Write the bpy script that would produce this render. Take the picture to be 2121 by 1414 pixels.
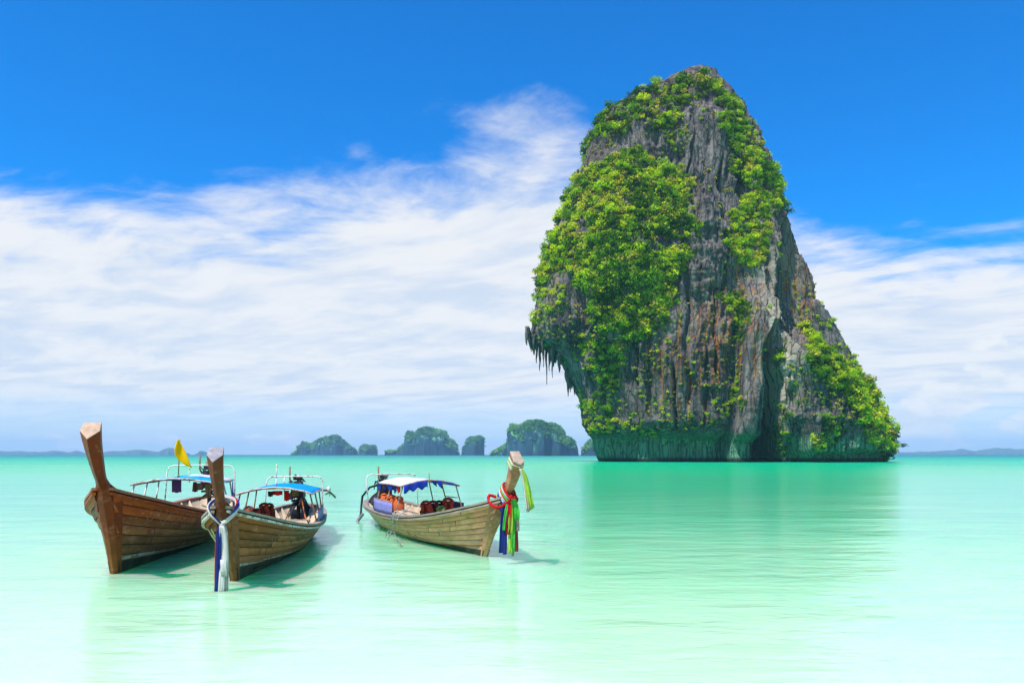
import bpy, math, random
import numpy as np
from mathutils import Vector, Matrix

# ------------------------------------------------------------------ camera, sky, sun, exposure
for o in list(bpy.data.objects):
    bpy.data.objects.remove(o, do_unlink=True)
scene = bpy.context.scene
COL = scene.collection
RAD = math.radians
FPX = 2121 * 27 / 36          # focal length in photo pixels
EYE = 2.1                     # eye height above the water
HOR = 941                     # horizon row of the photo

cam_d = bpy.data.cameras.new('camera')
cam = bpy.data.objects.new('camera', cam_d)
COL.objects.link(cam)
cam.location = (0, 0, EYE)
cam.rotation_euler = (RAD(90), 0, 0)
cam_d.lens = 27
cam_d.sensor_width = 36
cam_d.shift_y = (HOR - 707) / 2121
cam_d.clip_start = 0.1
cam_d.clip_end = 40000
scene.camera = cam

SUN_EL, SUN_AZ = RAD(60), RAD(-140)      # azimuth from +Y towards +X
sun_d = bpy.data.lights.new('sun', 'SUN')
sun_d.energy = 4.6
sun_d.angle = RAD(0.53)
sun_d.color = (1.0, 0.955, 0.88)
sun = bpy.data.objects.new('sun', sun_d)
COL.objects.link(sun)
to_sun = Vector((math.sin(SUN_AZ) * math.cos(SUN_EL), math.cos(SUN_AZ) * math.cos(SUN_EL), math.sin(SUN_EL)))
sun.rotation_euler = to_sun.to_track_quat('Z', 'Y').to_euler()
sun.location = to_sun * 400

scene.view_settings.view_transform = 'Standard'
scene.view_settings.look = 'None'
scene.view_settings.gamma = 1
scene.view_settings.use_curve_mapping = False
scene.view_settings.exposure = 0.38
scene.render.resolution_x, scene.render.resolution_y = 1024, 682
scene.render.film_transparent = False
cy = scene.cycles
cy.use_denoising = True
cy.max_bounces = 6
cy.diffuse_bounces = 3
cy.glossy_bounces = 3
cy.transmission_bounces = 3
cy.transparent_max_bounces = 6
cy.volume_bounces = 1
cy.caustics_reflective = False
cy.caustics_refractive = False


class NT:
    """short hand for node trees"""
    def __init__(s, tree):
        s.t = tree
        tree.nodes.clear()

    def n(s, kind, ins=None, **props):
        nd = s.t.nodes.new(kind)
        for k, v in props.items():
            setattr(nd, k, v)
        for k, v in (ins or {}).items():
            s.set(nd.inputs[k], v)
        return nd

    def set(s, sock, v):
        if isinstance(v, bpy.types.NodeSocket):
            s.t.links.new(v, sock)
        elif v is not None:
            if sock.type == 'RGBA' and isinstance(v, (tuple, list)) and len(v) == 3:
                v = (*v, 1)
            sock.default_value = v

    def m(s, op, a, b=None, c=None, clamp=False):
        nd = s.t.nodes.new('ShaderNodeMath')
        nd.operation = op
        nd.use_clamp = clamp
        for i, v in enumerate((a, b, c)):
            if v is not None:
                s.set(nd.inputs[i], v)
        return nd.outputs[0]

    def vm(s, op, a, b=None):
        nd = s.t.nodes.new('ShaderNodeVectorMath')
        nd.operation = op
        s.set(nd.inputs[0], a)
        if b is not None:
            s.set(nd.inputs[1], b)
        return nd.outputs[0]

    def sm(s, x, lo, hi, a=0.0, b=1.0):
        nd = s.n('ShaderNodeMapRange', {0: x, 1: lo, 2: hi, 3: a, 4: b}, interpolation_type='SMOOTHSTEP')
        return nd.outputs[0]

    def mix(s, f, a, b, blend='MIX'):
        nd = s.t.nodes.new('ShaderNodeMix')
        nd.data_type = 'RGBA'
        nd.blend_type = blend
        s.set(nd.inputs[0], f)
        s.set(nd.inputs[6], a)
        s.set(nd.inputs[7], b)
        return nd.outputs[2]

    def noise(s, vec, scale=1.0, detail=4.0, rough=0.55, dist=0.0):
        return s.n('ShaderNodeTexNoise', {'Vector': vec, 'Scale': scale, 'Detail': detail, 'Roughness': rough, 'Distortion': dist}).outputs[0]

    def ramp(s, f, stops, mode='LINEAR'):
        nd = s.n('ShaderNodeValToRGB', {0: f})
        cr = nd.color_ramp
        cr.interpolation = mode
        while len(cr.elements) < len(stops):
            cr.elements.new(0.5)
        for e, (p, c) in zip(cr.elements, stops):
            e.position = p
            e.color = (*c, 1) if len(c) == 3 else c
        return nd.outputs[0]

    def scale(s, vec, sx, sy, sz):
        return s.vm('MULTIPLY', vec, (sx, sy, sz))


# ---- world: Nishita sky, cirrus veil and low cumulus laid out by direction
world = bpy.data.worlds.new('World')
scene.world = world
world.use_nodes = True
W = NT(world.node_tree)
SKY_S = 0.1
sky = W.n('ShaderNodeTexSky', sky_type='NISHITA', sun_disc=False)
sky.sun_elevation = SUN_EL
sky.sun_rotation = SUN_AZ
sky.air_density = 1.0
sky.dust_density = 0.3
sky.ozone_density = 3.0
skyc = W.mix(1.0, sky.outputs[0], (0.050, 0.86, 1.66), 'MULTIPLY')
gen = W.n('ShaderNodeTexCoord').outputs['Generated']
sx, sy_, sz = W.n('ShaderNodeSeparateXYZ', {0: gen}).outputs
zc = W.m('MAXIMUM', sz, 0.0)
elev = W.m('ARCSINE', W.m('MINIMUM', zc, 1.0))                    # radians
az = W.m('ARCTAN2', sx, sy_)
# plane of the high veil
inv = W.m('DIVIDE', 1.0, W.m('ADD', zc, 0.10))
pv = W.n('ShaderNodeCombineXYZ', {0: W.m('MULTIPLY', sx, inv), 1: W.m('MULTIPLY', sy_, inv), 2: 0.0}).outputs[0]
warp = W.n('ShaderNodeTexNoise', {'Vector': pv, 'Scale': 0.9, 'Detail': 3.0}).outputs[1]
pw = W.vm('ADD', pv, W.vm('MULTIPLY', W.vm('SUBTRACT', warp, (0.5, 0.5, 0.5)), (0.55, 0.55, 0.0)))
rot = W.n('ShaderNodeVectorRotate', {'Vector': pw, 'Angle': RAD(38)}, rotation_type='Z_AXIS').outputs[0]
fib = W.noise(W.scale(rot, 1.0, 2.6, 1.0), 1.5, 9, 0.60, 0.15)
puff = W.noise(W.scale(pw, 1.0, 1.5, 1.0), 1.7, 9, 0.62, 0.15)
big = W.noise(pv, 0.55, 2, 0.5)
# upper edge of the veil depends on the azimuth: high in the middle, lower to the right
edge = W.n('ShaderNodeFloatCurve', {1: W.m('MULTIPLY_ADD', az, 0.5 / math.pi, 0.5)})
cv = edge.mapping.curves[0]
pts = [(0.0, 0.30), (0.25, 0.29), (0.40, 0.305), (0.450, 0.335), (0.480, 0.385), (0.503, 0.435), (0.525, 0.390), (0.555, 0.305), (0.58, 0.250), (0.61, 0.235), (0.75, 0.27), (1.0, 0.30)]
cv.points[0].location = pts[0]
cv.points[1].location = pts[-1]
for p in pts[1:-1]:
    cv.points.new(*p)
edge.mapping.update()
rel = W.m('DIVIDE', elev, edge.outputs[0])                        # 1 at the edge of the veil
nz = W.m('ADD', W.m('MULTIPLY', fib, 0.33), W.m('ADD', W.m('MULTIPLY', puff, 0.67), W.m('MULTIPLY', big, 0.15)))
# threshold rises towards the edge
thr = W.n('ShaderNodeFloatCurve', {1: W.m('MULTIPLY', rel, 0.5)})
ct = thr.mapping.curves[0]
tp = [(0.0, 0.22), (0.12, 0.12), (0.26, 0.15), (0.36, 0.31), (0.45, 0.47), (0.53, 0.62), (0.68, 0.76), (1.0, 0.80)]
ct.points[0].location = tp[0]
ct.points[1].location = tp[-1]
for p in tp[1:-1]:
    ct.points.new(*p)
thr.mapping.update()
veil = W.sm(W.m('SUBTRACT', nz, thr.outputs[0]), -0.03, 0.27)
veil = W.m('MULTIPLY', veil, W.sm(elev, 0.005, 0.085, 0.0, 1.0))
veil = W.m('MULTIPLY', veil, 0.97)
# low cumulus banks above the horizon, tall on the right
cvec = W.n('ShaderNodeCombineXYZ', {0: W.m('MULTIPLY', az, 9.0), 1: W.m('MULTIPLY', elev, 20.0), 2: 1.7}).outputs[0]
cn = W.noise(cvec, 1.5, 8, 0.55, 0.15)
ctop = W.m('ADD', 0.022, W.m('MULTIPLY', W.sm(az, 0.38, 0.58), 0.085))
ch = W.m('DIVIDE', elev, ctop)
cthr = W.m('ADD', W.sm(az, 0.36, 0.52, 0.47, 0.33), W.m('MULTIPLY', W.m('ABSOLUTE', W.m('SUBTRACT', ch, 0.75)), 0.30))
cumul = W.sm(W.m('SUBTRACT', cn, cthr), 0.0, 0.09)
cumul = W.m('MULTIPLY', cumul, W.sm(ch, 1.55, 1.2, 0.0, 0.85))
shade = W.sm(W.noise(cvec, 3.0, 6, 0.6), 0.35, 0.65)
cumc = W.mix(shade, (5.8, 6.3, 7.0), (7.4, 7.4, 7.4))
veilc = W.mix(W.sm(W.m('MULTIPLY_ADD', puff, 0.5, W.m('MULTIPLY', fib, 0.5)), 0.38, 0.58), (5.3, 5.9, 6.9), (7.1, 7.1, 7.2))
low = W.mix(W.sm(elev, 0.0, 0.14, 0.85, 0.0), skyc, (6.5, 6.65, 6.85))
c1 = W.mix(veil, low, veilc)
c2 = W.mix(cumul, c1, cumc)
bg = W.n('ShaderNodeBackground', {'Color': c2, 'Strength': SKY_S})
W.t.links.new(bg.outputs[0], W.n('ShaderNodeOutputWorld').inputs[0])


# ------------------------------------------------------------------ helpers
def mat(name, base=None, rough=0.6, build=None, spec=0.3, **kw):
    mt = bpy.data.materials.new(name)
    mt.use_nodes = True
    N = NT(mt.node_tree)
    out = N.n('ShaderNodeOutputMaterial')
    b = N.n('ShaderNodeBsdfPrincipled', {'Roughness': rough, 'Specular IOR Level': spec})
    if base is not None:
        N.set(b.inputs['Base Color'], base)
    for k, v in kw.items():
        N.set(b.inputs[k.replace('_', ' ')], v)
    N.t.links.new(b.outputs[0], out.inputs[0])
    if build:
        build(N, b, out)
    return mt


def bump(N, b, h, strength=0.5, dist=0.05):
    bp = N.n('ShaderNodeBump', {'Height': h, 'Strength': strength, 'Distance': dist})
    N.set(b.inputs['Normal'], bp.outputs[0])


def tag(o, label=None, cat=None, group=None, kind=None):
    if label: o['label'] = label
    if cat: o['category'] = cat
    if group: o['group'] = group
    if kind: o['kind'] = kind
    return o


def empty(name, loc=(0, 0, 0), rz=0.0, scale=1.0):
    o = bpy.data.objects.new(name, None)
    COL.objects.link(o)
    o.location = loc
    o.rotation_euler = (0, 0, rz)
    o.scale = (scale,) * 3
    o.empty_display_size = 0.3
    return o


def link_mesh(name, me, material, parent=None):
    o = bpy.data.objects.new(name, me)
    COL.objects.link(o)
    if material is not None and not me.materials:
        me.materials.append(material)
    if parent is not None:
        o.parent = parent
    return o


def np_mesh(name, V, F, smooth=True):
    """mesh from numpy arrays; F is (n,4) or (n,3)"""
    V = np.asarray(V, np.float32)
    F = np.asarray(F, np.int32)
    me = bpy.data.meshes.new(name)
    k = F.shape[1]
    me.vertices.add(len(V))
    me.vertices.foreach_set('co', V.ravel())
    me.loops.add(F.size)
    me.loops.foreach_set('vertex_index', F.ravel())
    me.polygons.add(len(F))
    me.polygons.foreach_set('loop_start', np.arange(0, F.size, k, dtype=np.int32))
    me.polygons.foreach_set('loop_total', np.full(len(F), k, np.int32))
    me.polygons.foreach_set('use_smooth', np.full(len(F), smooth, bool))
    me.update(calc_edges=True)
    return me


class MB:
    """collects simple shapes, then links them as ONE mesh object"""
    def __init__(s, smooth=False):
        s.v, s.f, s.sm, s.smooth = [], [], [], smooth

    def add(s, vs, fs, smooth=None):
        n = len(s.v)
        s.v += [tuple(p) for p in vs]
        s.f += [tuple(i + n for i in q) for q in fs]
        s.sm += [s.smooth if smooth is None else smooth] * len(fs)
        return s

    def box(s, c, size, R=None, taper=1.0):
        hx, hy, hz = (q / 2 for q in size)
        vs = []
        for z in (-1, 1):
            k = taper if z > 0 else 1.0
            for x, y in ((-1, -1), (1, -1), (1, 1), (-1, 1)):
                p = Vector((x * hx * k, y * hy * k, z * hz))
                if R is not None:
                    p = R @ p
                vs.append(Vector(c) + p)
        return s.add(vs, [(3, 2, 1, 0), (4, 5, 6, 7), (0, 1, 5, 4), (1, 2, 6, 5), (2, 3, 7, 6), (3, 0, 4, 7)], False)

    def tube(s, path, r, k=6, cap=True, closed=False):
        P = [Vector(p) for p in path]
        n = len(P)
        rs = r if isinstance(r, (list, tuple)) else [r] * n
        vs, fs = [], []
        prev = None
        for i, p in enumerate(P):
            if closed:
                t = P[(i + 1) % n] - P[i - 1]
            else:
                t = P[min(i + 1, n - 1)] - P[max(i - 1, 0)]
            t.normalize()
            if prev is None:
                a = Vector((0, 0, 1)) if abs(t.z) < 0.9 else Vector((1, 0, 0))
                u = t.cross(a).normalized()
            else:
                u = (prev - t * prev.dot(t)).normalized()
            prev = u
            w = t.cross(u)
            for j in range(k):
                an = 2 * math.pi * j / k
                vs.append(p + (u * math.cos(an) + w * math.sin(an)) * rs[i])
        for i in range(n if closed else n - 1):
            a0, b0 = i * k, ((i + 1) % n) * k
            for j in range(k):
                fs.append((a0 + j, a0 + (j + 1) % k, b0 + (j + 1) % k, b0 + j))
        if cap and not closed:
            fs.append(tuple(range(k - 1, -1, -1)))
            fs.append(tuple(range((n - 1) * k, n * k)))
        return s.add(vs, fs, True)

    def sweep(s, sections, closed=True, cap=True, smooth=False):
        """sections: list of equally long rings of points"""
        k = len(sections[0])
        vs = [p for r in sections for p in r]
        fs = []
        for i in range(len(sections) - 1):
            for j in range(k if closed else k - 1):
                j2 = (j + 1) % k
                fs.append((i * k + j, i * k + j2, (i + 1) * k + j2, (i + 1) * k + j))
        if cap and closed:
            fs.append(tuple(range(k - 1, -1, -1)))
            fs.append(tuple(range((len(sections) - 1) * k, len(sections) * k)))
        return s.add(vs, fs, smooth)

    def grid(s, fn, nu, nv, smooth=True):
        vs = [fn(i / nu, j / nv) for i in range(nu + 1) for j in range(nv + 1)]
        fs = [(i * (nv + 1) + j, (i + 1) * (nv + 1) + j, (i + 1) * (nv + 1) + j + 1, i * (nv + 1) + j + 1)
              for i in range(nu) for j in range(nv)]
        return s.add(vs, fs, smooth)

    def cloth(s, fn, nu, nv, th=0.006):
        """a sheet with real thickness: front and back skins and the rim between them"""
        def pts(sign):
            return [Vector(fn(i / nu, j / nv)) for i in range(nu + 1) for j in range(nv + 1)]
        P = pts(1)
        idx = lambda i, j: i * (nv + 1) + j
        Nn = []
        for i in range(nu + 1):
            for j in range(nv + 1):
                a = P[idx(min(i + 1, nu), j)] - P[idx(max(i - 1, 0), j)]
                b = P[idx(i, min(j + 1, nv))] - P[idx(i, max(j - 1, 0))]
                q = a.cross(b)
                Nn.append(q.normalized() if q.length > 1e-9 else Vector((0, 0, 1)))
        vs = [p + q * th / 2 for p, q in zip(P, Nn)] + [p - q * th / 2 for p, q in zip(P, Nn)]
        m = len(P)
        fs = []
        for i in range(nu):
            for j in range(nv):
                a, b, c, d = idx(i, j), idx(i + 1, j), idx(i + 1, j + 1), idx(i, j + 1)
                fs += [(a, b, c, d), (m + d, m + c, m + b, m + a)]
        for i in range(nu):
            for j in (0, nv):
                a, b = idx(i, j), idx(i + 1, j)
                fs.append((a, b, m + b, m + a) if j else (b, a, m + a, m + b))
        for j in range(nv):
            for i in (0, nu):
                a, b = idx(i, j), idx(i, j + 1)
                fs.append((b, a, m + a, m + b) if i else (a, b, m + b, m + a))
        return s.add(vs, fs, True)

    def blob(s, c, r, nu=8, nv=6):
        """rounded lump, r = (rx, ry, rz)"""
        c = Vector(c)
        vs = [c + Vector((0, 0, -r[2]))]
        for i in range(1, nv):
            a = -math.pi / 2 + math.pi * i / nv
            for j in range(nu):
                b = 2 * math.pi * j / nu
                vs.append(c + Vector((r[0] * math.cos(a) * math.cos(b), r[1] * math.cos(a) * math.sin(b), r[2] * math.sin(a))))
        vs.append(c + Vector((0, 0, r[2])))
        fs = [(0, 1 + (j + 1) % nu, 1 + j) for j in range(nu)]
        for i in range(nv - 2):
            for j in range(nu):
                a, b = 1 + i * nu + j, 1 + i * nu + (j + 1) % nu
                fs.append((a, b, b + nu, a + nu))
        t = len(vs) - 1
        o = 1 + (nv - 2) * nu
        fs += [(o + j, o + (j + 1) % nu, t) for j in range(nu)]
        return s.add(vs, fs, True)

    def mesh(s, name):
        me = bpy.data.meshes.new(name)
        me.from_pydata(s.v, [], s.f)
        me.polygons.foreach_set('use_smooth', s.sm)
        me.update()
        return me

    def build(s, name, material, parent=None):
        return link_mesh(name, s.mesh(name), material, parent)


# ---- vectorised noise
def _hash(ix, iy, iz, seed):
    h = (ix.astype(np.int64) * 374761393 + iy.astype(np.int64) * 668265263 + iz.astype(np.int64) * 2147483647 + seed * 974711) & 0xFFFFFFFF
    h = ((h ^ (h >> 13)) * 1274126177) & 0xFFFFFFFF
    h = ((h ^ (h >> 16)) * 2246822519) & 0xFFFFFFFF
    return ((h ^ (h >> 15)) & 0xFFFF).astype(np.float32) / 32767.5 - 1.0


def vnoise(x, y, z, seed=0):
    x, y, z = (np.asarray(q, np.float64) for q in (x, y, z))
    x, y, z = np.broadcast_arrays(x, y, z)
    ix, iy, iz = np.floor(x), np.floor(y), np.floor(z)
    fx, fy, fz = x - ix, y - iy, z - iz
    fx, fy, fz = (q * q * q * (q * (q * 6 - 15) + 10) for q in (fx, fy, fz))
    r = 0
    for dx in (0, 1):
        for dy in (0, 1):
            for dz in (0, 1):
                w = (fx if dx else 1 - fx) * (fy if dy else 1 - fy) * (fz if dz else 1 - fz)
                r = r + w * _hash(ix + dx, iy + dy, iz + dz, seed)
    return r


def fbm(x, y, z, octv=4, gain=0.5, seed=0, ridged=False):
    a, s, t = 1.0, 0.0, 0.0
    for o in range(octv):
        n = vnoise(x * 2 ** o + 17.3 * o, y * 2 ** o - 9.1 * o, z * 2 ** o + 4.7 * o, seed + o)
        if ridged:
            n = 1 - 2 * np.abs(n)
        s = s + a * n
        t += a
        a *= gain
    return s / t


def sstep(x, a, b):
    t = np.clip((x - a) / (b - a), 0, 1)
    return t * t * (3 - 2 * t)


def in_poly(px, py, poly):
    ins = np.zeros(px.shape, bool)
    n = len(poly)
    for i in range(n):
        x1, y1 = poly[i]
        x2, y2 = poly[(i + 1) % n]
        if y1 == y2:
            continue
        c = ((y1 > py) != (y2 > py)) & (px < (x2 - x1) * (py - y1) / (y2 - y1) + x1)
        ins ^= c
    return ins


def at(px, py, d):
    """the point at distance d in front of the camera that a photo pixel looks at"""
    return Vector(((px - 1060.5) / FPX * d, d, EYE - (py - HOR) / FPX * d))


# ------------------------------------------------------------------ sea
def sea_mat():
    mt = bpy.data.materials.new('sea_water')
    mt.use_nodes = True
    N = NT(mt.node_tree)
    out = N.n('ShaderNodeOutputMaterial')
    P = N.n('ShaderNodeTexCoord').outputs['Object']
    x, y, z = N.n('ShaderNodeSeparateXYZ', {0: P}).outputs
    n1 = N.noise(N.scale(P, 0.012, 0.03, 1), 1.0, 4, 0.6)
    n2 = N.noise(N.scale(P, 0.10, 0.22, 1), 1.0, 5, 0.6)
    # the bottom falls away from the beach
    d = N.m('LOGARITHM', N.m('MAXIMUM', y, 2.0), 10.0)
    d = N.m('ADD', d, N.m('MULTIPLY', N.m('SUBTRACT', n1, 0.5), 0.45))
    d = N.m('ADD', d, N.m('MULTIPLY', N.m('SUBTRACT', n2, 0.5), 0.28))
    n3 = N.noise(N.scale(P, 0.45, 0.8, 1), 1.0, 5, 0.65, 0.8)
    d = N.m('ADD', d, N.m('MULTIPLY', N.m('SUBTRACT', n3, 0.5), 0.22))
    t = N.m('DIVIDE', N.m('SUBTRACT', d, 0.7), 3.2, clamp=True)
    col = N.ramp(t, [(0.00, (0.56, 0.73, 0.48)), (0.11, (0.36, 0.69, 0.395)), (0.20, (0.18, 0.62, 0.32)), (0.31, (0.055, 0.53, 0.245)),
                     (0.43, (0.002, 0.46, 0.18)), (0.56, (0.001, 0.32, 0.175)), (0.70, (0.001, 0.16, 0.15)), (0.88, (0.001, 0.07, 0.09)), (1, (0.001, 0.05, 0.07))])
    w1 = N.noise(N.scale(P, 0.55, 1.25, 1), 1.0, 3, 0.55, 0.4)
    w2 = N.noise(N.scale(P, 2.1, 4.4, 1), 1.0, 4, 0.6, 0.3)
    w3 = N.noise(N.scale(P, 0.09, 0.22, 1), 1.0, 3, 0.5)
    h = N.m('ADD', N.m('ADD', N.m('MULTIPLY', w1, 0.13), N.m('MULTIPLY', w2, 0.042)), N.m('MULTIPLY', w3, 0.40))
    bp = N.n('ShaderNodeBump', {'Height': h, 'Strength': 1.0, 'Distance': 0.27})
    b = N.n('ShaderNodeBsdfPrincipled', {'Base Color': col, 'Roughness': N.sm(d, 1.3, 3.0, 0.08, 0.42), 'IOR': 1.333, 'Subsurface Weight': 1.0, 'Subsurface Radius': (0.12, 1.0, 0.55), 'Subsurface Scale': 2.2, 'Specular IOR Level': N.sm(d, 1.6, 3.0, 0.20, 0.14), 'Normal': bp.outputs[0]})
    N.t.links.new(b.outputs[0], out.inputs[0])
    return mt


SEA = 9000
sea = MB().add([(-SEA, -60, 0), (SEA, -60, 0), (SEA, SEA, 0), (-SEA, SEA, 0)], [(0, 1, 2, 3)]).build('sea', sea_mat())
tag(sea, kind='structure')


# ------------------------------------------------------------------ far shores and islands
def far_mat(name, green, green2, rock):
    def bd(N, b, out):
        g = N.n('ShaderNodeNewGeometry')
        P = N.n('ShaderNodeTexCoord').outputs['Object']
        nz = N.n('ShaderNodeSeparateXYZ', {0: g.outputs['True Normal']}).outputs[2]
        n = N.noise(P, 0.035, 5, 0.65)
        n2 = N.noise(N.scale(P, 1, 1, 0.35), 0.09, 4, 0.6)
        f = N.sm(N.m('ADD', nz, N.m('MULTIPLY', N.m('SUBTRACT', n, 0.5), 1.3)), 0.25, 0.55)
        gc = N.mix(N.sm(n2, 0.4, 0.62), green, green2)
        rc = N.mix(N.sm(n2, 0.35, 0.7), rock, tuple(q * 1.7 for q in rock))
        N.set(b.inputs['Base Color'], N.mix(f, rc, gc))
    return mat(name, None, 0.9, bd, spec=0.1)


FAR_M = far_mat('far_island_surface', (0.03, 0.19, 0.09), (0.18, 0.44, 0.16), (0.020, 0.055, 0.080))
RIDGE_M = far_mat('far_shore_surface', (0.05, 0.10, 0.04), (0.07, 0.12, 0.05), (0.06, 0.08, 0.07))


def ridge_mesh(name, outline, D, nx, nth, depth_k, rough, seed, steep=0.55):
    """a landform whose skyline is the outline (photo pixels) at distance D, with a full round body"""
    ox = np.array([p[0] for p in outline], float)
    oy = np.array([p[1] for p in outline], float)
    xs = np.linspace(ox[0], ox[-1], nx)
    hh = np.maximum((HOR - np.interp(xs, ox, oy)) * D / FPX + EYE, 0.0)
    X = (xs - 1060.5) / FPX * D
    k = max(1, nx // 40)
    b = np.convolve(np.pad(hh, k, mode='edge'), np.ones(2 * k + 1) / (2 * k + 1), 'valid') * depth_k + 6
    wdt = (X[-1] - X[0]) / 2
    b *= np.sqrt(np.clip(1 - ((X - X.mean()) / wdt) ** 2, 0.02, 1))
    th = np.linspace(0, np.pi, nth)
    c = np.cos(th)
    Y = D - np.outer(b, np.sign(c) * np.abs(c) ** 0.8)
    Z = np.outer(hh, np.sin(th) ** steep) - 0.5
    XX = np.repeat(X[:, None], nth, 1)
    n = fbm(XX / (rough * 3.2), Y / (rough * 3.2), Z / (rough * 6), 5, 0.55, seed)
    w = np.sin(th)[None, :]
    side = np.cos(th)[None, :]
    Y = Y - n * rough * 1.6 * np.sign(side) * np.abs(side) ** 0.5
    Z = Z + n * rough * 0.35 * w * np.clip(hh / (hh.max() + 1e-6) * 2, 0, 1)[:, None]
    XX = XX + fbm(XX / rough, Y / rough, Z / rough, 3, 0.5, seed + 40) * rough * 0.3 * w
    V = np.stack([XX, Y, Z], -1).reshape(-1, 3)
    i = np.arange(nx - 1)[:, None] * nth + np.arange(nth - 1)[None, :]
    i = i.ravel()
    F = np.stack([i, i + nth, i + nth + 1, i + 1], -1)
    return np_mesh(name, V, F, True), V.reshape(nx, nth, 3)


def zoom7(p): return [(580 + .3112 * u, 840.5 + .3112 * v) for u, v in p]
def zoom8(p): return [(.2829 * u, 860 + .2829 * v) for u, v in p]
def zoom5(p): return [(1780 + .198 * u, 718 + .198 * v) for u, v in p]


for pts, D in (
    (zoom8([(-500, 292), (-400, 268), (-200, 258), (0, 262), (60, 262), (150, 264), (250, 266), (340, 265), (400, 255), (470, 262), (510, 268), (560, 259), (610, 270), (680, 290)]), 6200),
    (zoom8([(640, 290), (730, 274), (800, 262), (870, 263), (930, 265), (1030, 250), (1090, 257), (1150, 264), (1220, 250), (1250, 241), (1300, 259), (1380, 275), (1405, 290)]), 5600),
    (zoom8([(1420, 290), (1440, 277), (1452, 262), (1475, 251), (1500, 259), (1545, 275), (1570, 290)]), 4600),
    (zoom5([(300, 1130), (380, 1112), (450, 1103), (600, 1098), (700, 1092), (800, 1093), (930, 1082), (1000, 1085), (1075, 1070), (1130, 1080), (1190, 1092), (1260, 1082), (1330, 1080),
            (1420, 1055), (1480, 1070), (1550, 1062), (1630, 1078), (1680, 1070), (1760, 1088), (1900, 1075), (2150, 1100), (2500, 1135)]), 6200),
):
    me, _ = ridge_mesh('hills', pts, D, 160, 10, 1.6, 30, int(D) % 97)
    tag(link_mesh('hills', me, RIDGE_M), kind='structure')

ISLANDS = [
    ('stepped far island with a needle rock at its left tip', 2500,
     zoom7([(70, 321), (88, 312), (104, 304), (114, 292), (119, 266), (124, 268), (129, 287), (145, 246), (160, 241), (185, 250), (215, 253), (240, 236), (285, 213), (310, 205), (330, 206), (360, 197), (385, 199),
            (405, 213), (430, 233), (450, 250), (480, 275), (510, 296), (533, 321)])),
    ('tiny flat-topped dark islet beside the stepped far island', 2450,
     zoom7([(527, 321), (531, 290), (537, 274), (548, 264), (570, 258), (600, 265), (625, 262), (640, 276), (646, 295), (650, 321)])),
    ('far blue-green dome island with a block on its left shoulder, behind the right boat', 2100,
     zoom7([(697, 321), (700, 296), (740, 292), (780, 292), (800, 272), (828, 248), (835, 225), (838, 186), (850, 171), (880, 168), (893, 180), (930, 151), (965, 140), (1000, 142), (1030, 155), (1070, 158), (1105, 171), (1118, 195),
            (1128, 216), (1150, 222), (1175, 250), (1188, 290), (1194, 321)])),
    ('small rounded dark islet between the two dome islands', 2050,
     zoom7([(1208, 321), (1214, 286), (1232, 266), (1244, 226), (1265, 211), (1290, 207), (1330, 202), (1360, 215), (1378, 245), (1383, 280), (1372, 302), (1360, 321)])),
    ('largest far island, green dome with pale grassy slopes, nearest to the tall rock', 1350,
     zoom7([(1392, 331), (1420, 302), (1450, 284), (1500, 256), (1513, 230), (1514, 180), (1530, 131), (1555, 126), (1590, 135), (1610, 118), (1650, 96), (1700, 90), (1740, 95), (1780, 115), (1830, 120), (1870, 145), (1890, 171),
            (1902, 204), (1940, 215), (1965, 240), (1978, 280), (1987, 331)])),
    ('far green islet half hidden behind the tall rock', 1400,
     zoom7([(2000, 331), (2010, 286), (2040, 250), (2060, 226), (2120, 200), (2160, 220), (2190, 270), (2210, 331)])),
]
ISL_GRIDS = []
for q, (lab, D, pts) in enumerate(ISLANDS):
    w = (pts[-1][0] - pts[0][0])
    me, G = ridge_mesh('island', pts, D, int(60 + w * 1.6), 44, 0.62, 9 if w > 80 else 6, 11 + q * 7, 0.42)
    o = link_mesh('island', me, FAR_M)
    tag(o, lab, 'island', 'far islands on the horizon')
    ISL_GRIDS.append((o, G, D, w))

# ------------------------------------------------------------------ haze
hz = bpy.data.materials.new('haze_air')
hz.use_nodes = True
N = NT(hz.node_tree)
pv_ = N.n('ShaderNodeVolumePrincipled', {'Color': (0.44, 0.71, 0.99, 1), 'Density': 0.00013, 'Anisotropy': 0.0})
N.t.links.new(pv_.outputs[0], N.n('ShaderNodeOutputMaterial').inputs['Volume'])
hb = MB().box((0, 4600, 78.5), (19000, 9600, 161)).build('haze', hz)
tag(hb, kind='stuff')


# ------------------------------------------------------------------ the limestone tower
rng = np.random.default_rng(5)
YC = 236.0                       # distance of the tower's axis
MP = YC / FPX                    # metres per photo pixel there
R_OUT = [(141.5, 1470), (146, 1482), (158, 1490), (170, 1497), (195, 1522), (230, 1545), (255, 1555), (285, 1565), (330, 1590), (370, 1605), (410, 1618), (440, 1621), (480, 1640), (530, 1656),
         (545, 1668), (580, 1684), (625, 1690), (650, 1715), (680, 1733), (720, 1753), (755, 1775), (785, 1788), (800, 1812), (850, 1826), (880, 1838), (905, 1852), (925, 1854), (940, 1844), (957, 1838), (966, 1836)]
L_OUT = [(141.5, 1440), (148, 1420), (158, 1402), (170, 1378), (185, 1352), (200, 1312), (212, 1290), (232, 1262), (255, 1238), (300, 1218), (360, 1198), (430, 1168), (490, 1143), (550, 1118), (610, 1114), (660, 1104),
         (690, 1100), (700, 1106), (712, 1112), (722, 1134), (735, 1152), (770, 1172), (800, 1186), (830, 1200), (880, 1206), (897, 1216), (910, 1226), (925, 1229), (940, 1233), (957, 1241), (966, 1242)]
NF, NB, NR = 620, 110, 600
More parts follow.
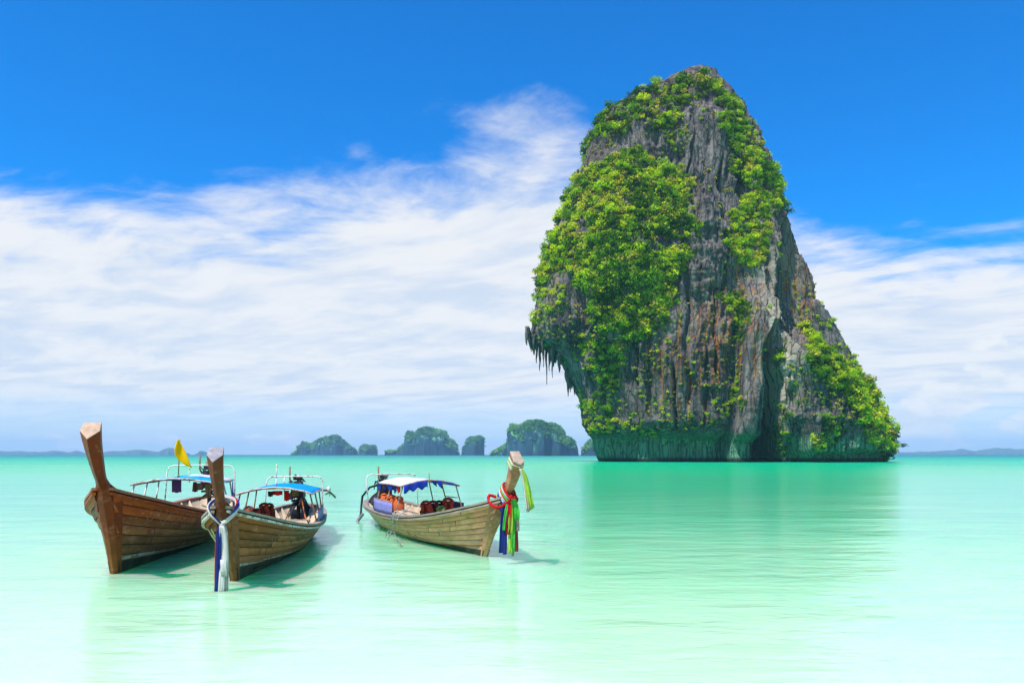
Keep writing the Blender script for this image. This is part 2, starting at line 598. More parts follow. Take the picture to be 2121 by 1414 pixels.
# rows: even in photo rows, closer at the overhang
rowpx = np.concatenate([np.linspace(141.6, 690, 360), np.linspace(690, 740, 60)[1:], np.linspace(740, 966, NR - 360 - 59 + 0)[1:]])
NR = len(rowpx)
xl = np.interp(rowpx, [p[0] for p in L_OUT], [p[1] for p in L_OUT])
xr = np.interp(rowpx, [p[0] for p in R_OUT], [p[1] for p in R_OUT])
zrow = EYE - (rowpx - HOR) * MP
cxr = ((xl + xr) / 2 - 1060.5) * MP
ar = (xr - xl) / 2 * MP
xmid = np.interp(rowpx, [141, 500, 700, 966], [1455, 1400, 1450, 1500])
br = np.clip(0.60 * np.minimum(ar, (np.interp(rowpx, [141, 300, 700, 966], [30, 190, 300, 305]) * MP)), 2.0, 29.0)
phF = -np.pi + np.linspace(0, np.pi, NF, endpoint=False)
phB = np.linspace(0, np.pi, NB, endpoint=False)
phi = np.concatenate([phF, phB])
NC = len(phi)
c, s = np.cos(phi), np.sin(phi)
cc = np.sign(c) * np.abs(c) ** 0.85
ss = np.sign(s) * np.abs(s) ** 0.80
X = cxr[:, None] + ar[:, None] * cc[None, :]
Y = YC + br[:, None] * ss[None, :]
Z = np.repeat(zrow[:, None], NC, 1)
PX = 1060.5 + X / Y * FPX
PY = HOR - (Z - EYE) / Y * FPX
front = np.clip(-s, 0, 1)[None, :]
wf = sstep(front, 0.02, 0.45)


def gauss(x, w):
    return np.exp(-(x / w) ** 2)


wx = fbm(X / 14, Y / 14, Z / 14, 3, 0.5, 60) * 14          # wobble of the drawn features, in px
wx2 = fbm(X / 4, Y / 4, Z / 10, 3, 0.5, 61) * 5
qx, qy = PX + wx + wx2, PY + fbm(X / 10, Y / 10, Z / 10, 3, 0.5, 62) * 10
D = np.zeros_like(X)
# deep gully between the pillar and the right ridge
gx = np.interp(PY, [560, 640, 760, 957], [1597, 1600, 1606, 1618])
gw = np.interp(PY, [560, 640, 760, 880, 957], [4, 7, 15, 26, 36])
D -= 19 * sstep(PY, 540, 740) * (1 - sstep(np.abs(qx - gx), gw * 0.85, gw * 1.12))
# crack that runs on upwards from the gully
D -= 4.0 * gauss(qx - np.interp(PY, [240, 560], [1530, 1592]), 7) * sstep(PY, 260, 420) * (1 - sstep(PY, 600, 640))
# pale pillar
pxl = np.interp(PY, [580, 700, 850, 957], [1574, 1560, 1548, 1540])
D += 5.0 * (1 - sstep(np.abs(qx - pxl), 15, 28)) * sstep(PY, 560, 660)
D -= 2.0 * gauss(qx - (pxl - 36), 10) * sstep(PY, 600, 700)
# ridge right of the gully with its slanting edge, face falling away to the right
rx = np.interp(PY, [660, 740, 860, 957], [1632, 1642, 1662, 1698])
D += 7.0 * sstep(PY, 650, 720) * sstep(qx, rx - 10, rx + 6) * (1 - sstep(qx, rx + 30, rx + 260))
# the slope above that face lies back
slope_y = np.interp(PX, [1640, 1700, 1760, 1820, 1868], [690, 745, 800, 850, 905])
above = sstep(slope_y + 40 - qy, 0, 70) * sstep(qx, 1636, 1660)
D -= 7.0 * above
# upper right shoulder: set back and split by cracks
D -= 6.0 * sstep(qx, 1602, 1628) * sstep(PY, 420, 520) * (1 - sstep(PY, 700, 760))
D += 3.0 * gauss(qx - 1660, 14) * sstep(PY, 540, 600) * (1 - sstep(PY, 690, 730))
# central grey buttress at the top and the bulging green flank on the left
D += 3.0 * (1 - sstep(np.abs(qx - 1462), 24, 60)) * sstep(PY, 200, 260) * (1 - sstep(PY, 560, 640))
D += 4.0 * gauss(qx - 1300, 90) * gauss(qy - 520, 150)
D -= 3.0 * gauss(qx - 1205, 14) * sstep(PY, 560, 620) * (1 - sstep(PY, 720, 760))
D += 2.5 * gauss(qx - 1250, 36) * sstep(PY, 640, 700) * (1 - sstep(PY, 880, 905))
D += 2.0 * (1 - sstep(np.abs(qx - 1410), 60, 110)) * sstep(PY, 650, 740) * (1 - sstep(PY, 870, 900))
# tidal notch
noty = 893 + fbm(X / 9, Y / 9, 0 * X, 3, 0.5, 63) * 14
notr = 926 + fbm(X / 9, Y / 9, 0 * X, 3, 0.5, 64) * 10
D -= 4.6 * sstep(PY - noty, 0, 22) * (1 - sstep(PX, 1640, 1700)) * (1 - 0.25 * sstep(PY, 938, 960))
D -= 3.0 * sstep(PY - notr, 0, 16) * sstep(PX, 1640, 1700)
# flutes, blocks, ribs, pockets
rock_up = 1 - sstep(PY, 885, 910) * 0.65
cel = fbm(X / 13, Y / 13, Z / 16, 3, 0.5, 1)
flute = fbm(X / 3.2 + cel * 0.8, Y / 3.2, Z / 26, 5, 0.58, 2, ridged=True)
flute2 = fbm(X / 1.25, Y / 1.25, Z / 9, 3, 0.5, 8, ridged=True)
blk = fbm(X / 5, Y / 5, Z / 7, 5, 0.58, 3)
fine = fbm(X / 1.3, Y / 1.3, Z / 2.2, 4, 0.6, 4, ridged=True)
ledge = np.abs(((Z + cel * 9 + blk * 3) / 11.0) % 1 - 0.5) * 2
panel = sstep(fbm(X / 11, Y / 11, Z / 30, 3, 0.5, 12), -0.12, 0.28)          # smooth panels between broken ground
rg = 0.35 + 0.65 * panel
T = cel * 3.6 + (flute * 2.4 * (0.55 + 0.45 * panel) + flute2 * 0.8 * rg) * rock_up + blk * 2.3 * rg * rock_up + fine * 0.8 * rg + (sstep(ledge, 0.5, 0.95) - 0.5) * 0.9 * panel * rock_up
for xc, ya, yb, wd in ((1426, 420, 840, 5), (1484, 600, 790, 3.5), (1346, 650, 860, 5), (1320, 700, 800, 2.5), (1461, 720, 890, 2.5), (1500, 330, 620, 3.5), (1438, 230, 440, 3.5), (1398, 760, 880, 2.5), (1664, 540, 690, 4), (1702, 640, 740, 4), (1722, 820, 930, 3.5), (1262, 690, 880, 3)):
    D -= 2.6 * gauss(qx - xc, wd) * sstep(PY, ya - 20, ya + 20) * (1 - sstep(PY, yb - 20, yb + 20))
T = T - T[:, :NF].mean()
# drip curtain on the overhang at the left
drip = sstep(PY, 600, 690) * (1 - sstep(PX, 1190, 1215)) * (1 - sstep(PY, 735, 745))
T += drip * flute2 * 1.4
edge_fade = 0.55 + 0.45 * sstep(np.abs(s), 0.1, 0.6)[None, :]
top_fade = sstep(rowpx, 141, 190)[:, None] * 0.8 + 0.2
tot = (D * wf + T * edge_fade) * top_fade
Xd = X + tot * (c * 0.8)[None, :]
Yd = Y + tot * s[None, :]
# pull every row back to the outline, leaving the small roughness in
pxr = 1060.5 + Xd / Yd * FPX
k9 = np.ones(13) / 13
lo_ = np.convolve(np.pad(pxr.min(1), 6, mode='edge'), k9, 'valid')
hi_ = np.convolve(np.pad(pxr.max(1), 6, mode='edge'), k9, 'valid')
u_ = (pxr - lo_[:, None]) / np.maximum(hi_ - lo_, 8)[:, None]
xls = np.convolve(np.pad(xl, 2, mode='edge'), np.ones(5) / 5, 'valid')
xrs = np.convolve(np.pad(xr, 2, mode='edge'), np.ones(5) / 5, 'valid')
pxn = xls[:, None] + u_ * (xrs - xls)[:, None]
Xd = Xd + np.clip((pxn - pxr) / FPX * Yd, -9, 9)
Zd = Z + (fine * 0.25 + blk * 0.5) * sstep(Z, 3, 6)
V = np.stack([Xd, Yd, Zd], -1)
top = np.array([[cxr[0], YC, zrow[0] + 0.6]])
i = np.arange(NR - 1)[:, None] * NC
j = np.arange(NC)[None, :]
j2 = (j + 1) % NC
F = np.stack([i + j, i + NC + j, i + NC + j2, i + j2], -1).reshape(-1, 4)
me = np_mesh('rock', V.reshape(-1, 3), F, True)


def rock_mat():
    def bd(N, b, out):
        P = N.n('ShaderNodeTexCoord').outputs['Object']
        x, y, z = N.n('ShaderNodeSeparateXYZ', {0: P}).outputs
        st = N.noise(N.scale(P, 0.55, 0.55, 0.045), 1.0, 5, 0.62, 0.6)
        st2 = N.noise(N.scale(P, 1.9, 1.9, 0.12), 1.0, 4, 0.6)
        bl = N.noise(P, 0.16, 5, 0.65)
        gr = N.noise(P, 1.6, 5, 0.7)
        lo = N.noise(N.scale(P, 1, 1, 0.5), 0.055, 3, 0.5)
        base = N.ramp(N.m('ADD', N.m('MULTIPLY', st, 0.62), N.m('MULTIPLY', bl, 0.38)),
                      [(0.31, (0.022, 0.023, 0.026)), (0.42, (0.075, 0.073, 0.075)), (0.51, (0.150, 0.137, 0.130)), (0.59, (0.29, 0.25, 0.215)), (0.70, (0.52, 0.43, 0.33))])
        base = N.mix(N.m('MULTIPLY', N.sm(st2, 0.56, 0.70), 0.75), base, (0.025, 0.028, 0.034))
        base = N.mix(N.m('MULTIPLY', N.sm(gr, 0.58, 0.75), 0.30), base, (0.38, 0.36, 0.33))
        # rust and ochre runs of iron-rich seepage
        def spot(cx, cz, wx_, wz_):
            a = N.m('POWER', N.m('DIVIDE', N.m('SUBTRACT', x, (cx - 1060.5) * MP), wx_), 2.0)
            bb = N.m('POWER', N.m('DIVIDE', N.m('SUBTRACT', z, EYE - (cz - HOR) * MP), wz_), 2.0)
            return N.m('EXPONENT', N.m('MULTIPLY', N.m('ADD', a, bb), -1.0))
        zone = N.m('ADD', N.m('ADD', spot(1440, 740, 9, 14), N.m('MULTIPLY', spot(1640, 560, 4.5, 17), 1.3)), N.m('MULTIPLY', spot(1370, 800, 12, 12), 0.55))
        zone = N.m('ADD', zone, N.m('MULTIPLY', spot(1495, 640, 5, 16), 0.5))
        pan = N.sm(N.noise(N.scale(P, 0.09, 0.09, 0.03), 1.0, 3, 0.5), 0.42, 0.60)
        pale = N.mix(N.sm(st, 0.36, 0.62), (0.105, 0.100, 0.098), (0.34, 0.305, 0.26))
        base = N.mix(N.m('MULTIPLY', pan, 0.62), base, pale)
        st3 = N.noise(N.scale(P, 0.85, 0.85, 0.03), 1.0, 4, 0.6, 0.4)
        rust = N.m('MULTIPLY', N.sm(N.m('ADD', st3, N.m('MULTIPLY', N.m('SUBTRACT', st2, 0.5), 0.35)), 0.50, 0.60), N.m('MULTIPLY', zone, 1.7), clamp=True)
        rc = N.mix(N.sm(bl, 0.4, 0.6), (0.42, 0.12, 0.03), (0.52, 0.27, 0.09))
        base = N.mix(N.m('MULTIPLY', rust, 0.9), base, rc)
        base = N.mix(N.m('MULTIPLY', N.sm(lo, 0.52, 0.62), 0.25), base, (0.36, 0.25, 0.15))
        base = N.mix(1.0, base, (0.74, 0.74, 0.76), 'MULTIPLY')
        # pale smooth flowstone of the pillar
        pil = N.m('MULTIPLY', spot(1546, 790, 4.2, 26), N.sm(st, 0.38, 0.5))
        base = N.mix(N.m('MULTIPLY', pil, 0.92), base, (0.62, 0.56, 0.42))
        # algae on the wave-cut foot, wet black line at the water
        zz = N.m('ADD', z, N.m('MULTIPLY', N.m('SUBTRACT', st, 0.5), 4.0))
        alg = N.sm(zz, 8.4, 6.2)
        ac = N.mix(N.sm(st2, 0.38, 0.62), (0.03, 0.13, 0.075), (0.17, 0.33, 0.21))
        base = N.mix(N.m('MULTIPLY', alg, 0.92), base, ac)
        base = N.mix(N.sm(z, 1.7, 0.6), base, (0.012, 0.03, 0.02))
        N.set(b.inputs['Base Color'], base)
        vc = N.n('ShaderNodeTexVoronoi', {'Vector': N.scale(N.vm('ADD', P, N.n('ShaderNodeTexNoise', {'Vector': P, 'Scale': 0.5, 'Detail': 3.0}).outputs[1]), 0.40, 0.40, 0.09), 'Scale': 1.0}, feature='DISTANCE_TO_EDGE').outputs['Distance']
        crack = N.sm(vc, 0.0, 0.05)
        N.set(b.inputs['Base Color'], N.mix(N.m('MULTIPLY', N.m('SUBTRACT', 1.0, crack), 0.45), base, (0.02, 0.02, 0.022)))
        h = N.m('ADD', N.m('ADD', N.m('MULTIPLY_ADD', crack, 0.9, gr), N.m('MULTIPLY', st2, 0.8)), N.m('MULTIPLY', N.noise(P, 5.0, 3, 0.6), 0.35))
        bump(N, b, h, 0.9, 0.55)
    return mat('limestone', None, 0.9, bd, spec=0.15)


ROCK_M = rock_mat()
tower = link_mesh('limestone_tower', me, ROCK_M)
tag(tower, 'towering limestone rock island draped in green shrubs, rising from the sea', 'rock island')

# stalactites under the overhang
for (px, y0, y1, w, dy) in ((1094, 683, 708, 3.0, -2), (1101, 690, 716, 3.5, 1), (1112, 690, 752, 5, -1), (1119, 700, 768, 4.5, 1), (1126, 700, 760, 4, -2), (1131, 705, 796, 3.6, 0), (1138, 705, 768, 4.5, 2), (1145, 710, 782, 4.2, -1),
                        (1151, 715, 752, 4.5, 1), (1107, 690, 735, 4.5, 3), (1158, 722, 748, 4, -1), (1176, 765, 821, 6.5, -1), (1184, 775, 806, 5.5, 2), (1190, 785, 818, 4, 0), (1181, 770, 812, 5, 3)):
    d = YC + dy
    p0, p1 = at(px, y0, d), at(px + random.Random(px).uniform(-1.5, 1.5), y1, d)
    rr = w * MP
    R_ = random.Random(px * 3)
    path, rad = [], []
    for q in range(9):
        f = q / 8
        p = p0.lerp(p1, f) + Vector((R_.uniform(-.12, .12), R_.uniform(-.12, .12), 0))
        path.append(p)
        rad.append(max(0.10, rr * (1 - f) ** 0.75 * R_.uniform(0.75, 1.25)))
    mb = MB(True).tube(path, rad, 8)
    mb.build('stalactite', ROCK_M, tower)

# the ragged curtain of short ones along the lip
R_ = random.Random(77)
for q in range(34):
    px = R_.uniform(1090, 1162)
    ylo = np.interp(px, [1090, 1100, 1112, 1134, 1152, 1165], [690, 704, 714, 726, 738, 756])
    d = YC + R_.uniform(-7, 5)
    p0, p1 = at(px, ylo - 16, d), at(px + R_.uniform(-1, 1), ylo + R_.uniform(4, 26), d)
    rr = R_.uniform(3.0, 6.5) * MP
    path, rad = [], []
    for k in range(6):
        f = k / 5
        path.append(p0.lerp(p1, f) + Vector((R_.uniform(-.15, .15), R_.uniform(-.15, .15), 0)))
        rad.append(max(.1, rr * (1 - f) ** .6 * R_.uniform(.8, 1.2)))
    MB(True).tube(path, rad, 7).build('stalactite', ROCK_M, tower)

# ------------------------------------------------------------------ vegetation on the tower
ZA = [(1430, 141), (1485, 146), (1500, 180), (1500, 208), (1470, 222), (1440, 205), (1425, 240), (1418, 285), (1385, 305), (1372, 275), (1330, 262), (1300, 292), (1260, 300), (1228, 318), (1212, 350), (1245, 352), (1290, 332), (1330, 312), (1365, 335), (1380, 368),
      (1410, 360), (1450, 405), (1434, 450), (1425, 520), (1408, 600), (1378, 655), (1312, 694), (1255, 664), (1205, 622), (1205, 585), (1170, 572), (1165, 545), (1112, 602), (1103, 570), (1138, 490), (1188, 360), (1212, 290), (1232, 248), (1300, 196), (1380, 160)]
ZB = [(1498, 165), (1545, 230), (1562, 280), (1592, 330), (1625, 410), (1624, 452), (1600, 455), (1585, 400), (1582, 545), (1550, 550), (1512, 512), (1530, 440), (1550, 400), (1518, 330), (1512, 290), (1498, 240)]
ZC = [(1112, 590), (1175, 600), (1178, 636), (1125, 652), (1100, 690), (1096, 660), (1108, 630)]
ZD = [(1188, 680), (1235, 663), (1290, 690), (1292, 760), (1255, 800), (1268, 862), (1242, 905), (1205, 890), (1203, 830), (1228, 780), (1195, 720)]
ZE = [(1502, 598), (1548, 610), (1552, 662), (1540, 722), (1518, 735), (1503, 662)]
ZF = [(1515, 748), (1542, 760), (1538, 812), (1502, 855), (1493, 832), (1510, 790)]
ZG = [(1648, 688), (1690, 703), (1725, 738), (1772, 768), (1812, 798), (1842, 860), (1869, 905), (1866, 932), (1845, 945), (1800, 905), (1762, 862), (1722, 812), (1680, 752)]
ZH = [(1592, 735), (1624, 718), (1620, 785), (1595, 795)]
ZI = [(1690, 890), (1725, 878), (1745, 905), (1700, 932)]
ZJ = [(1680, 828), (1706, 834), (1706, 862), (1680, 856)]
ZK = [(1712, 650), (1745, 695), (1785, 757), (1762, 764), (1735, 705)]
ZL = [(1265, 860), (1330, 848), (1385, 880), (1362, 897), (1285, 893)]
ZM = [(1592, 838), (1618, 830), (1638, 940), (1602, 930)]
# zone: polygon, density per px^2, radius range (m), tint shift, label
ZONES = [
    ('crest', ZA, None, (1.2, 2.4), 0.0),
    ('edge', ZB, 0.030, (1.1, 2.1), 0.0),
    ('lip', ZC, 0.020, (0.9, 1.7), 0.08),
    ('corner', ZD, 0.024, (0.9, 1.9), 0.06),
    ('streak', ZE, 0.022, (0.8, 1.6), 0.0),
    ('streak', ZF, 0.022, (0.8, 1.5), 0.05),
    ('slope', ZG, 0.030, (1.2, 2.5), 0.05),
    ('gully', ZH, 0.030, (1.0, 1.9), 0.0),
    ('slope', ZI, 0.020, (1.0, 1.8), 0.1),
    ('slope', ZJ, 0.022, (0.8, 1.4), 0.1),
    ('slope', ZK, 0.018, (0.8, 1.5), -0.1),
    ('foot', ZL, 0.018, (0.6, 1.2), 0.2),
    ('gully', ZM, 0.016, (0.9, 1.6), -0.15),
]
Vf = V[:, :NF]
pxd = 1060.5 + Vf[..., 0] / Vf[..., 1] * FPX
pyd = HOR - (Vf[..., 2] - EYE) / Vf[..., 1] * FPX
e1 = np.stack([np.gradient(pxd, axis=1), np.gradient(pyd, axis=1)], -1)
e2 = np.stack([np.gradient(pxd, axis=0), np.gradient(pyd, axis=0)], -1)
carea = np.abs(e1[..., 0] * e2[..., 1] - e1[..., 1] * e2[..., 0])
t1 = np.gradient(Vf, axis=1)
t2 = np.gradient(Vf, axis=0)
nrm = np.cross(t2, t1)
nrm /= np.linalg.norm(nrm, axis=-1, keepdims=True) + 1e-9
flip = np.sign((nrm * np.stack([c[:NF], s[:NF], 0 * c[:NF]], -1)[None]).sum(-1, keepdims=True))
nrm = nrm * np.where(flip == 0, 1, flip)
warpx = pxd + vnoise(Vf[..., 0] / 5, Vf[..., 1] / 5, Vf[..., 2] / 5, 91) * 12 + vnoise(Vf[..., 0] / 12, Vf[..., 1] / 12, Vf[..., 2] / 12, 97) * 24
warpy = pyd + vnoise(Vf[..., 0] / 5, Vf[..., 1] / 5, Vf[..., 2] / 5, 92) * 12 + vnoise(Vf[..., 0] / 12, Vf[..., 1] / 12, Vf[..., 2] / 12, 98) * 26
cover = fbm(Vf[..., 0] / 6, Vf[..., 1] / 6, Vf[..., 2] / 6, 3, 0.55, 93)
SHR = []          # x,y,z, radius, tint, zone index
for zi, (zn, poly, dens, rr, tsh) in enumerate(ZONES):
    msk = in_poly(warpx, warpy, poly).astype(float)
    if dens is None:
        dn = np.where(warpy < 330, 0.020, 0.032)
        msk = msk * dn * sstep(cover, -0.60, -0.10)
    else:
        msk = msk * dens * sstep(cover, -0.62, -0.1)
    wgt = (msk * carea).ravel()
    n = int(wgt.sum() * 1.5)
    if n < 1:
        continue
    idx = rng.choice(len(wgt), n, p=wgt / wgt.sum())
    p = Vf.reshape(-1, 3)[idx]
    nn = nrm.reshape(-1, 3)[idx]
    r = rr[0] * 0.42 + (rr[1] * 1.0 - rr[0] * 0.42) * rng.random(n) ** 3.0
    cl = fbm(p[:, 0] / 9, p[:, 1] / 9, p[:, 2] / 9, 2, 0.5, 95)
    tint = np.clip(0.53 + tsh + cl * 0.45 + rng.normal(0, 0.27, n), 0.02, 0.90)
    crest = (PY.min() + 0, )
    ppy = pyd.ravel()[idx]
    if zn == 'crest':
        dark = rng.random(n) < np.where(ppy < 300, 0.30, 0.10)
        tint = np.where(dark, rng.choice([0.08, 0.15, 0.97], n, p=[0.50, 0.40, 0.10]), tint)
    ctr = p + nn * (r * 0.35)[:, None] + np.array([0, 0, 1.0]) * (r * 0.25)[:, None]
    SHR.append(np.column_stack([ctr, r, tint, np.full(n, zi)]))
# sparse tufts of dry grass and small bushes over the bare cliffs
msk = ((pyd > 200) & (pyd < 892) & (pxd > 1120) & (pxd < 1790)).astype(float) * 0.0075 * sstep(cover, -0.3, 0.4)
msk *= np.where((pxd > 1560) & (pxd < 1640) & (pyd > 640), 0.2, 1.0) * np.where((pyd > 620), 1.6, 1.0) * np.where((pxd > 1530) & (pxd < 1575) & (pyd > 640), 0.15, 1)
wgt = (msk * carea).ravel()
n = int(wgt.sum())
idx = rng.choice(len(wgt), n, p=wgt / wgt.sum())
p = Vf.reshape(-1, 3)[idx]
r = 0.25 + 0.65 * rng.random(n) ** 2
tint = np.where(rng.random(n) < 0.45, 0.90 + 0.06 * rng.random(n), 0.35 + 0.4 * rng.random(n))
TUFT = np.column_stack([p + nrm.reshape(-1, 3)[idx] * (r * 0.4)[:, None], r, tint, np.full(n, -1)])
SHR = np.concatenate(SHR)

LEAF_STOPS = [(0.0, (0.025, 0.075, 0.003)), (0.18, (0.055, 0.15, 0.003)), (0.40, (0.17, 0.34, 0.003)), (0.62, (0.38, 0.58, 0.003)), (0.80, (0.60, 0.70, 0.004)), (0.88, (0.52, 0.52, 0.03)), (0.93, (0.48, 0.42, 0.12)), (0.96, (0.15, 0.085, 0.02)), (1.0, (0.12, 0.06, 0.02))]


def leaf_mat(name, per_object, stops=LEAF_STOPS):
    mt = bpy.data.materials.new(name)
    mt.use_nodes = True
    N = NT(mt.node_tree)
    out = N.n('ShaderNodeOutputMaterial')
    if per_object:
        f = N.n('ShaderNodeObjectInfo').outputs['Color']
        f = N.n('ShaderNodeSeparateColor', {0: f}).outputs[0]
    else:
        f = N.n('ShaderNodeAttribute', attribute_name='tint').outputs['Fac']
    g = N.n('ShaderNodeNewGeometry').outputs['Random Per Island']
    f = N.m('ADD', f, N.m('MULTIPLY', N.m('SUBTRACT', g, 0.5), 0.16))
    col = N.ramp(f, stops)
    d = N.n('ShaderNodeBsdfPrincipled', {'Base Color': col, 'Roughness': 0.6, 'Specular IOR Level': 0.12})
    t = N.n('ShaderNodeBsdfTranslucent', {'Color': N.mix(0.5, col, (0.25, 0.40, 0.01), 'ADD')})
    N.set(t.inputs['Color'], N.mix(1.0, col, (1.5, 1.35, 0.6), 'MULTIPLY'))
    ms = N.n('ShaderNodeMixShader', {0: 0.35, 1: d.outputs[0], 2: t.outputs[0]})
    N.t.links.new(ms.outputs[0], out.inputs[0])
    return mt


LEAF_OBJ = leaf_mat('shrub_leaves', True)
LEAF_ATT = leaf_mat('shrub_cover_leaves', False)
LEAF_FAR = leaf_mat('far_wood_leaves', False, [(0.0, (0.012, 0.05, 0.02)), (0.4, (0.08, 0.26, 0.08)), (0.7, (0.26, 0.52, 0.16)), (1.0, (0.36, 0.58, 0.20))])


def leaf_template(seed, n, leaf):
    """n bent leaf sprays in a lumpy crown of unit radius: quads (n,4,3)"""
    g = np.random.default_rng(seed)
    lobes = g.normal(0, 1, (6, 3))
    lobes[:, 2] = np.abs(lobes[:, 2]) * 0.7
    lobes /= np.linalg.norm(lobes, axis=1, keepdims=True)
    lobes *= 0.55 * g.uniform(0.7, 1.1, (6, 1))
    k = g.integers(0, 6, n)
    dv = g.normal(0, 1, (n, 3))
    dv /= np.linalg.norm(dv, axis=1, keepdims=True)
    cen = lobes[k] + dv * (0.50 * g.random((n, 1)) ** 0.45)
    nz_ = dv * 0.8 + g.normal(0, 0.55, (n, 3)) + np.array([0, 0, 0.45])
    nz_ /= np.linalg.norm(nz_, axis=1, keepdims=True)
    a = np.cross(nz_, g.normal(0, 1, (n, 3)))
    a /= np.linalg.norm(a, axis=1, keepdims=True)
    b = np.cross(nz_, a)
    la = leaf * g.uniform(0.6, 1.3, (n, 1))
    lb = la * g.uniform(0.35, 0.7, (n, 1))
    return np.stack([cen - a * la, cen - b * lb + nz_ * la * .15, cen + a * la, cen + b * lb + nz_ * la * .15], 1)


TEMPL = [leaf_template(100 + q, 105, 0.18) for q in range(8)]
TSMALL = [leaf_template(200 + q, 22, 0.42) for q in range(6)]


def leaf_cloud(name, rows, templ, material, parent=None, seed=1):
    g = np.random.default_rng(seed)
    VV, TT = [], []
    for row in rows:
        q = templ[g.integers(0, len(templ))]
        an = g.uniform(0, 2 * np.pi)
        R = np.array([[np.cos(an), -np.sin(an), 0], [np.sin(an), np.cos(an), 0], [0, 0, 1]])
        sc = row[3] * np.array([g.uniform(.7, 1.4), g.uniform(.7, 1.3), g.uniform(.55, 1.3)])
        VV.append((q.reshape(-1, 3) @ R.T) * sc + row[:3])
        TT.append(np.full(len(q) * 4, row[4], np.float32))
    VV = np.concatenate(VV)
    me = np_mesh(name, VV, np.arange(len(VV)).reshape(-1, 4), False)
    at_ = me.attributes.new('tint', 'FLOAT', 'POINT')
    at_.data.foreach_set('value', np.concatenate(TT))
    return link_mesh(name, me, material, parent)


order = np.argsort(-SHR[:, 3])
big, rest = SHR[order[:300]], SHR[order[300:]]
meshes = []
for q, tq in enumerate(TEMPL):
    m_ = np_mesh('shrub', tq.reshape(-1, 3), np.arange(len(tq) * 4).reshape(-1, 4), False)
    m_.materials.append(LEAF_OBJ)
    meshes.append(m_)
PLACE = {'crest_hi': 'on the summit cap', 'crest_mid': 'on the left flank', 'edge': 'on the upper right rim',
         'lip': 'on the lip above the stalactites', 'corner': 'on the corner below the overhang', 'streak': 'in the streak beside the pale pillar',
         'slope': 'on the low right slope', 'gully': 'inside the dark gully', 'foot': 'just above the wave-cut foot'}
NUM = ['one', 'two', 'three', 'four', 'five', 'six', 'seven', 'eight', 'nine', 'ten', 'eleven', 'twelve']
ORD = ['leftmost', 'second', 'third', 'fourth', 'fifth', 'sixth', 'seventh', 'eighth', 'ninth', 'tenth', 'eleventh', 'twelfth']
R_ = random.Random(8)
recs = []
for row in big:
    zn = ZONES[int(row[5])][0]
    ix, iy = 1060.5 + row[0] / row[1] * FPX, HOR - (row[2] - EYE) / row[1] * FPX
    if zn == 'crest':
        zn = 'crest_hi' if iy < 345 else 'crest_mid'
    recs.append((zn, ix, iy, row))
LIM = {}
for zn in ('crest_hi', 'crest_mid', 'edge', 'slope'):
    q_ = [r for r in recs if r[0] == zn]
    if len(q_) > 5:
        LIM[zn] = (np.quantile([r[1] for r in q_], [.2, .4, .6, .8]), np.quantile([r[2] for r in q_], [.2, .4, .6, .8]))
BYLAB = {}
for zn, ix, iy, row in recs:
    t_ = row[4]
    hue = 'brownish' if t_ > .945 else 'dark-green' if t_ < .3 else 'mid-green' if t_ < .58 else 'yellow-green'
    lab = '%s shrub %s' % (hue, PLACE[zn])
    if zn in LIM:
        lab += ', %s, %s band' % (('far left', 'mid left', 'central', 'mid right', 'far right')[int(np.searchsorted(LIM[zn][0], ix))],
                                  ('top', 'upper', 'middle', 'lower', 'lowest')[int(np.searchsorted(LIM[zn][1], iy))])
    BYLAB.setdefault(lab, []).append((ix, zn, row))
for lab, lst in BYLAB.items():
    lst.sort(key=lambda r: r[0])
    for k, (ix, zn, row) in enumerate(lst):
        full = lab
        if 1 < len(lst) <= 12:
            full += ', ' + ('leftmost of ' if k == 0 else 'rightmost of ' if k == len(lst) - 1 else ORD[k] + ' from left of ') + NUM[len(lst) - 1]
        o = bpy.data.objects.new('shrub', R_.choice(meshes))
        COL.objects.link(o)
        o.location = row[:3]
        o.rotation_euler = (0, 0, R_.uniform(0, 6.28))
        o.scale = (row[3] * R_.uniform(.8, 1.3), row[3] * R_.uniform(.8, 1.2), row[3] * R_.uniform(.65, 1.2))
        o.color = (row[4], row[4], row[4], 1)
        tag(o, full, 'shrub', 'large shrubs ' + PLACE[zn])
tag(leaf_cloud('shrubbery', rest, TEMPL, LEAF_ATT, None, 3), 'green shrubs and creepers covering the ledges of the tall rock', 'shrubbery', kind='stuff')
tag(leaf_cloud('grass_tufts', TUFT, TSMALL, LEAF_ATT, None, 4), 'small pale tufts dotted over the bare cliff of the tall rock', 'grass tufts', kind='stuff')
print('shrubs', len(SHR), 'tufts', len(TUFT))

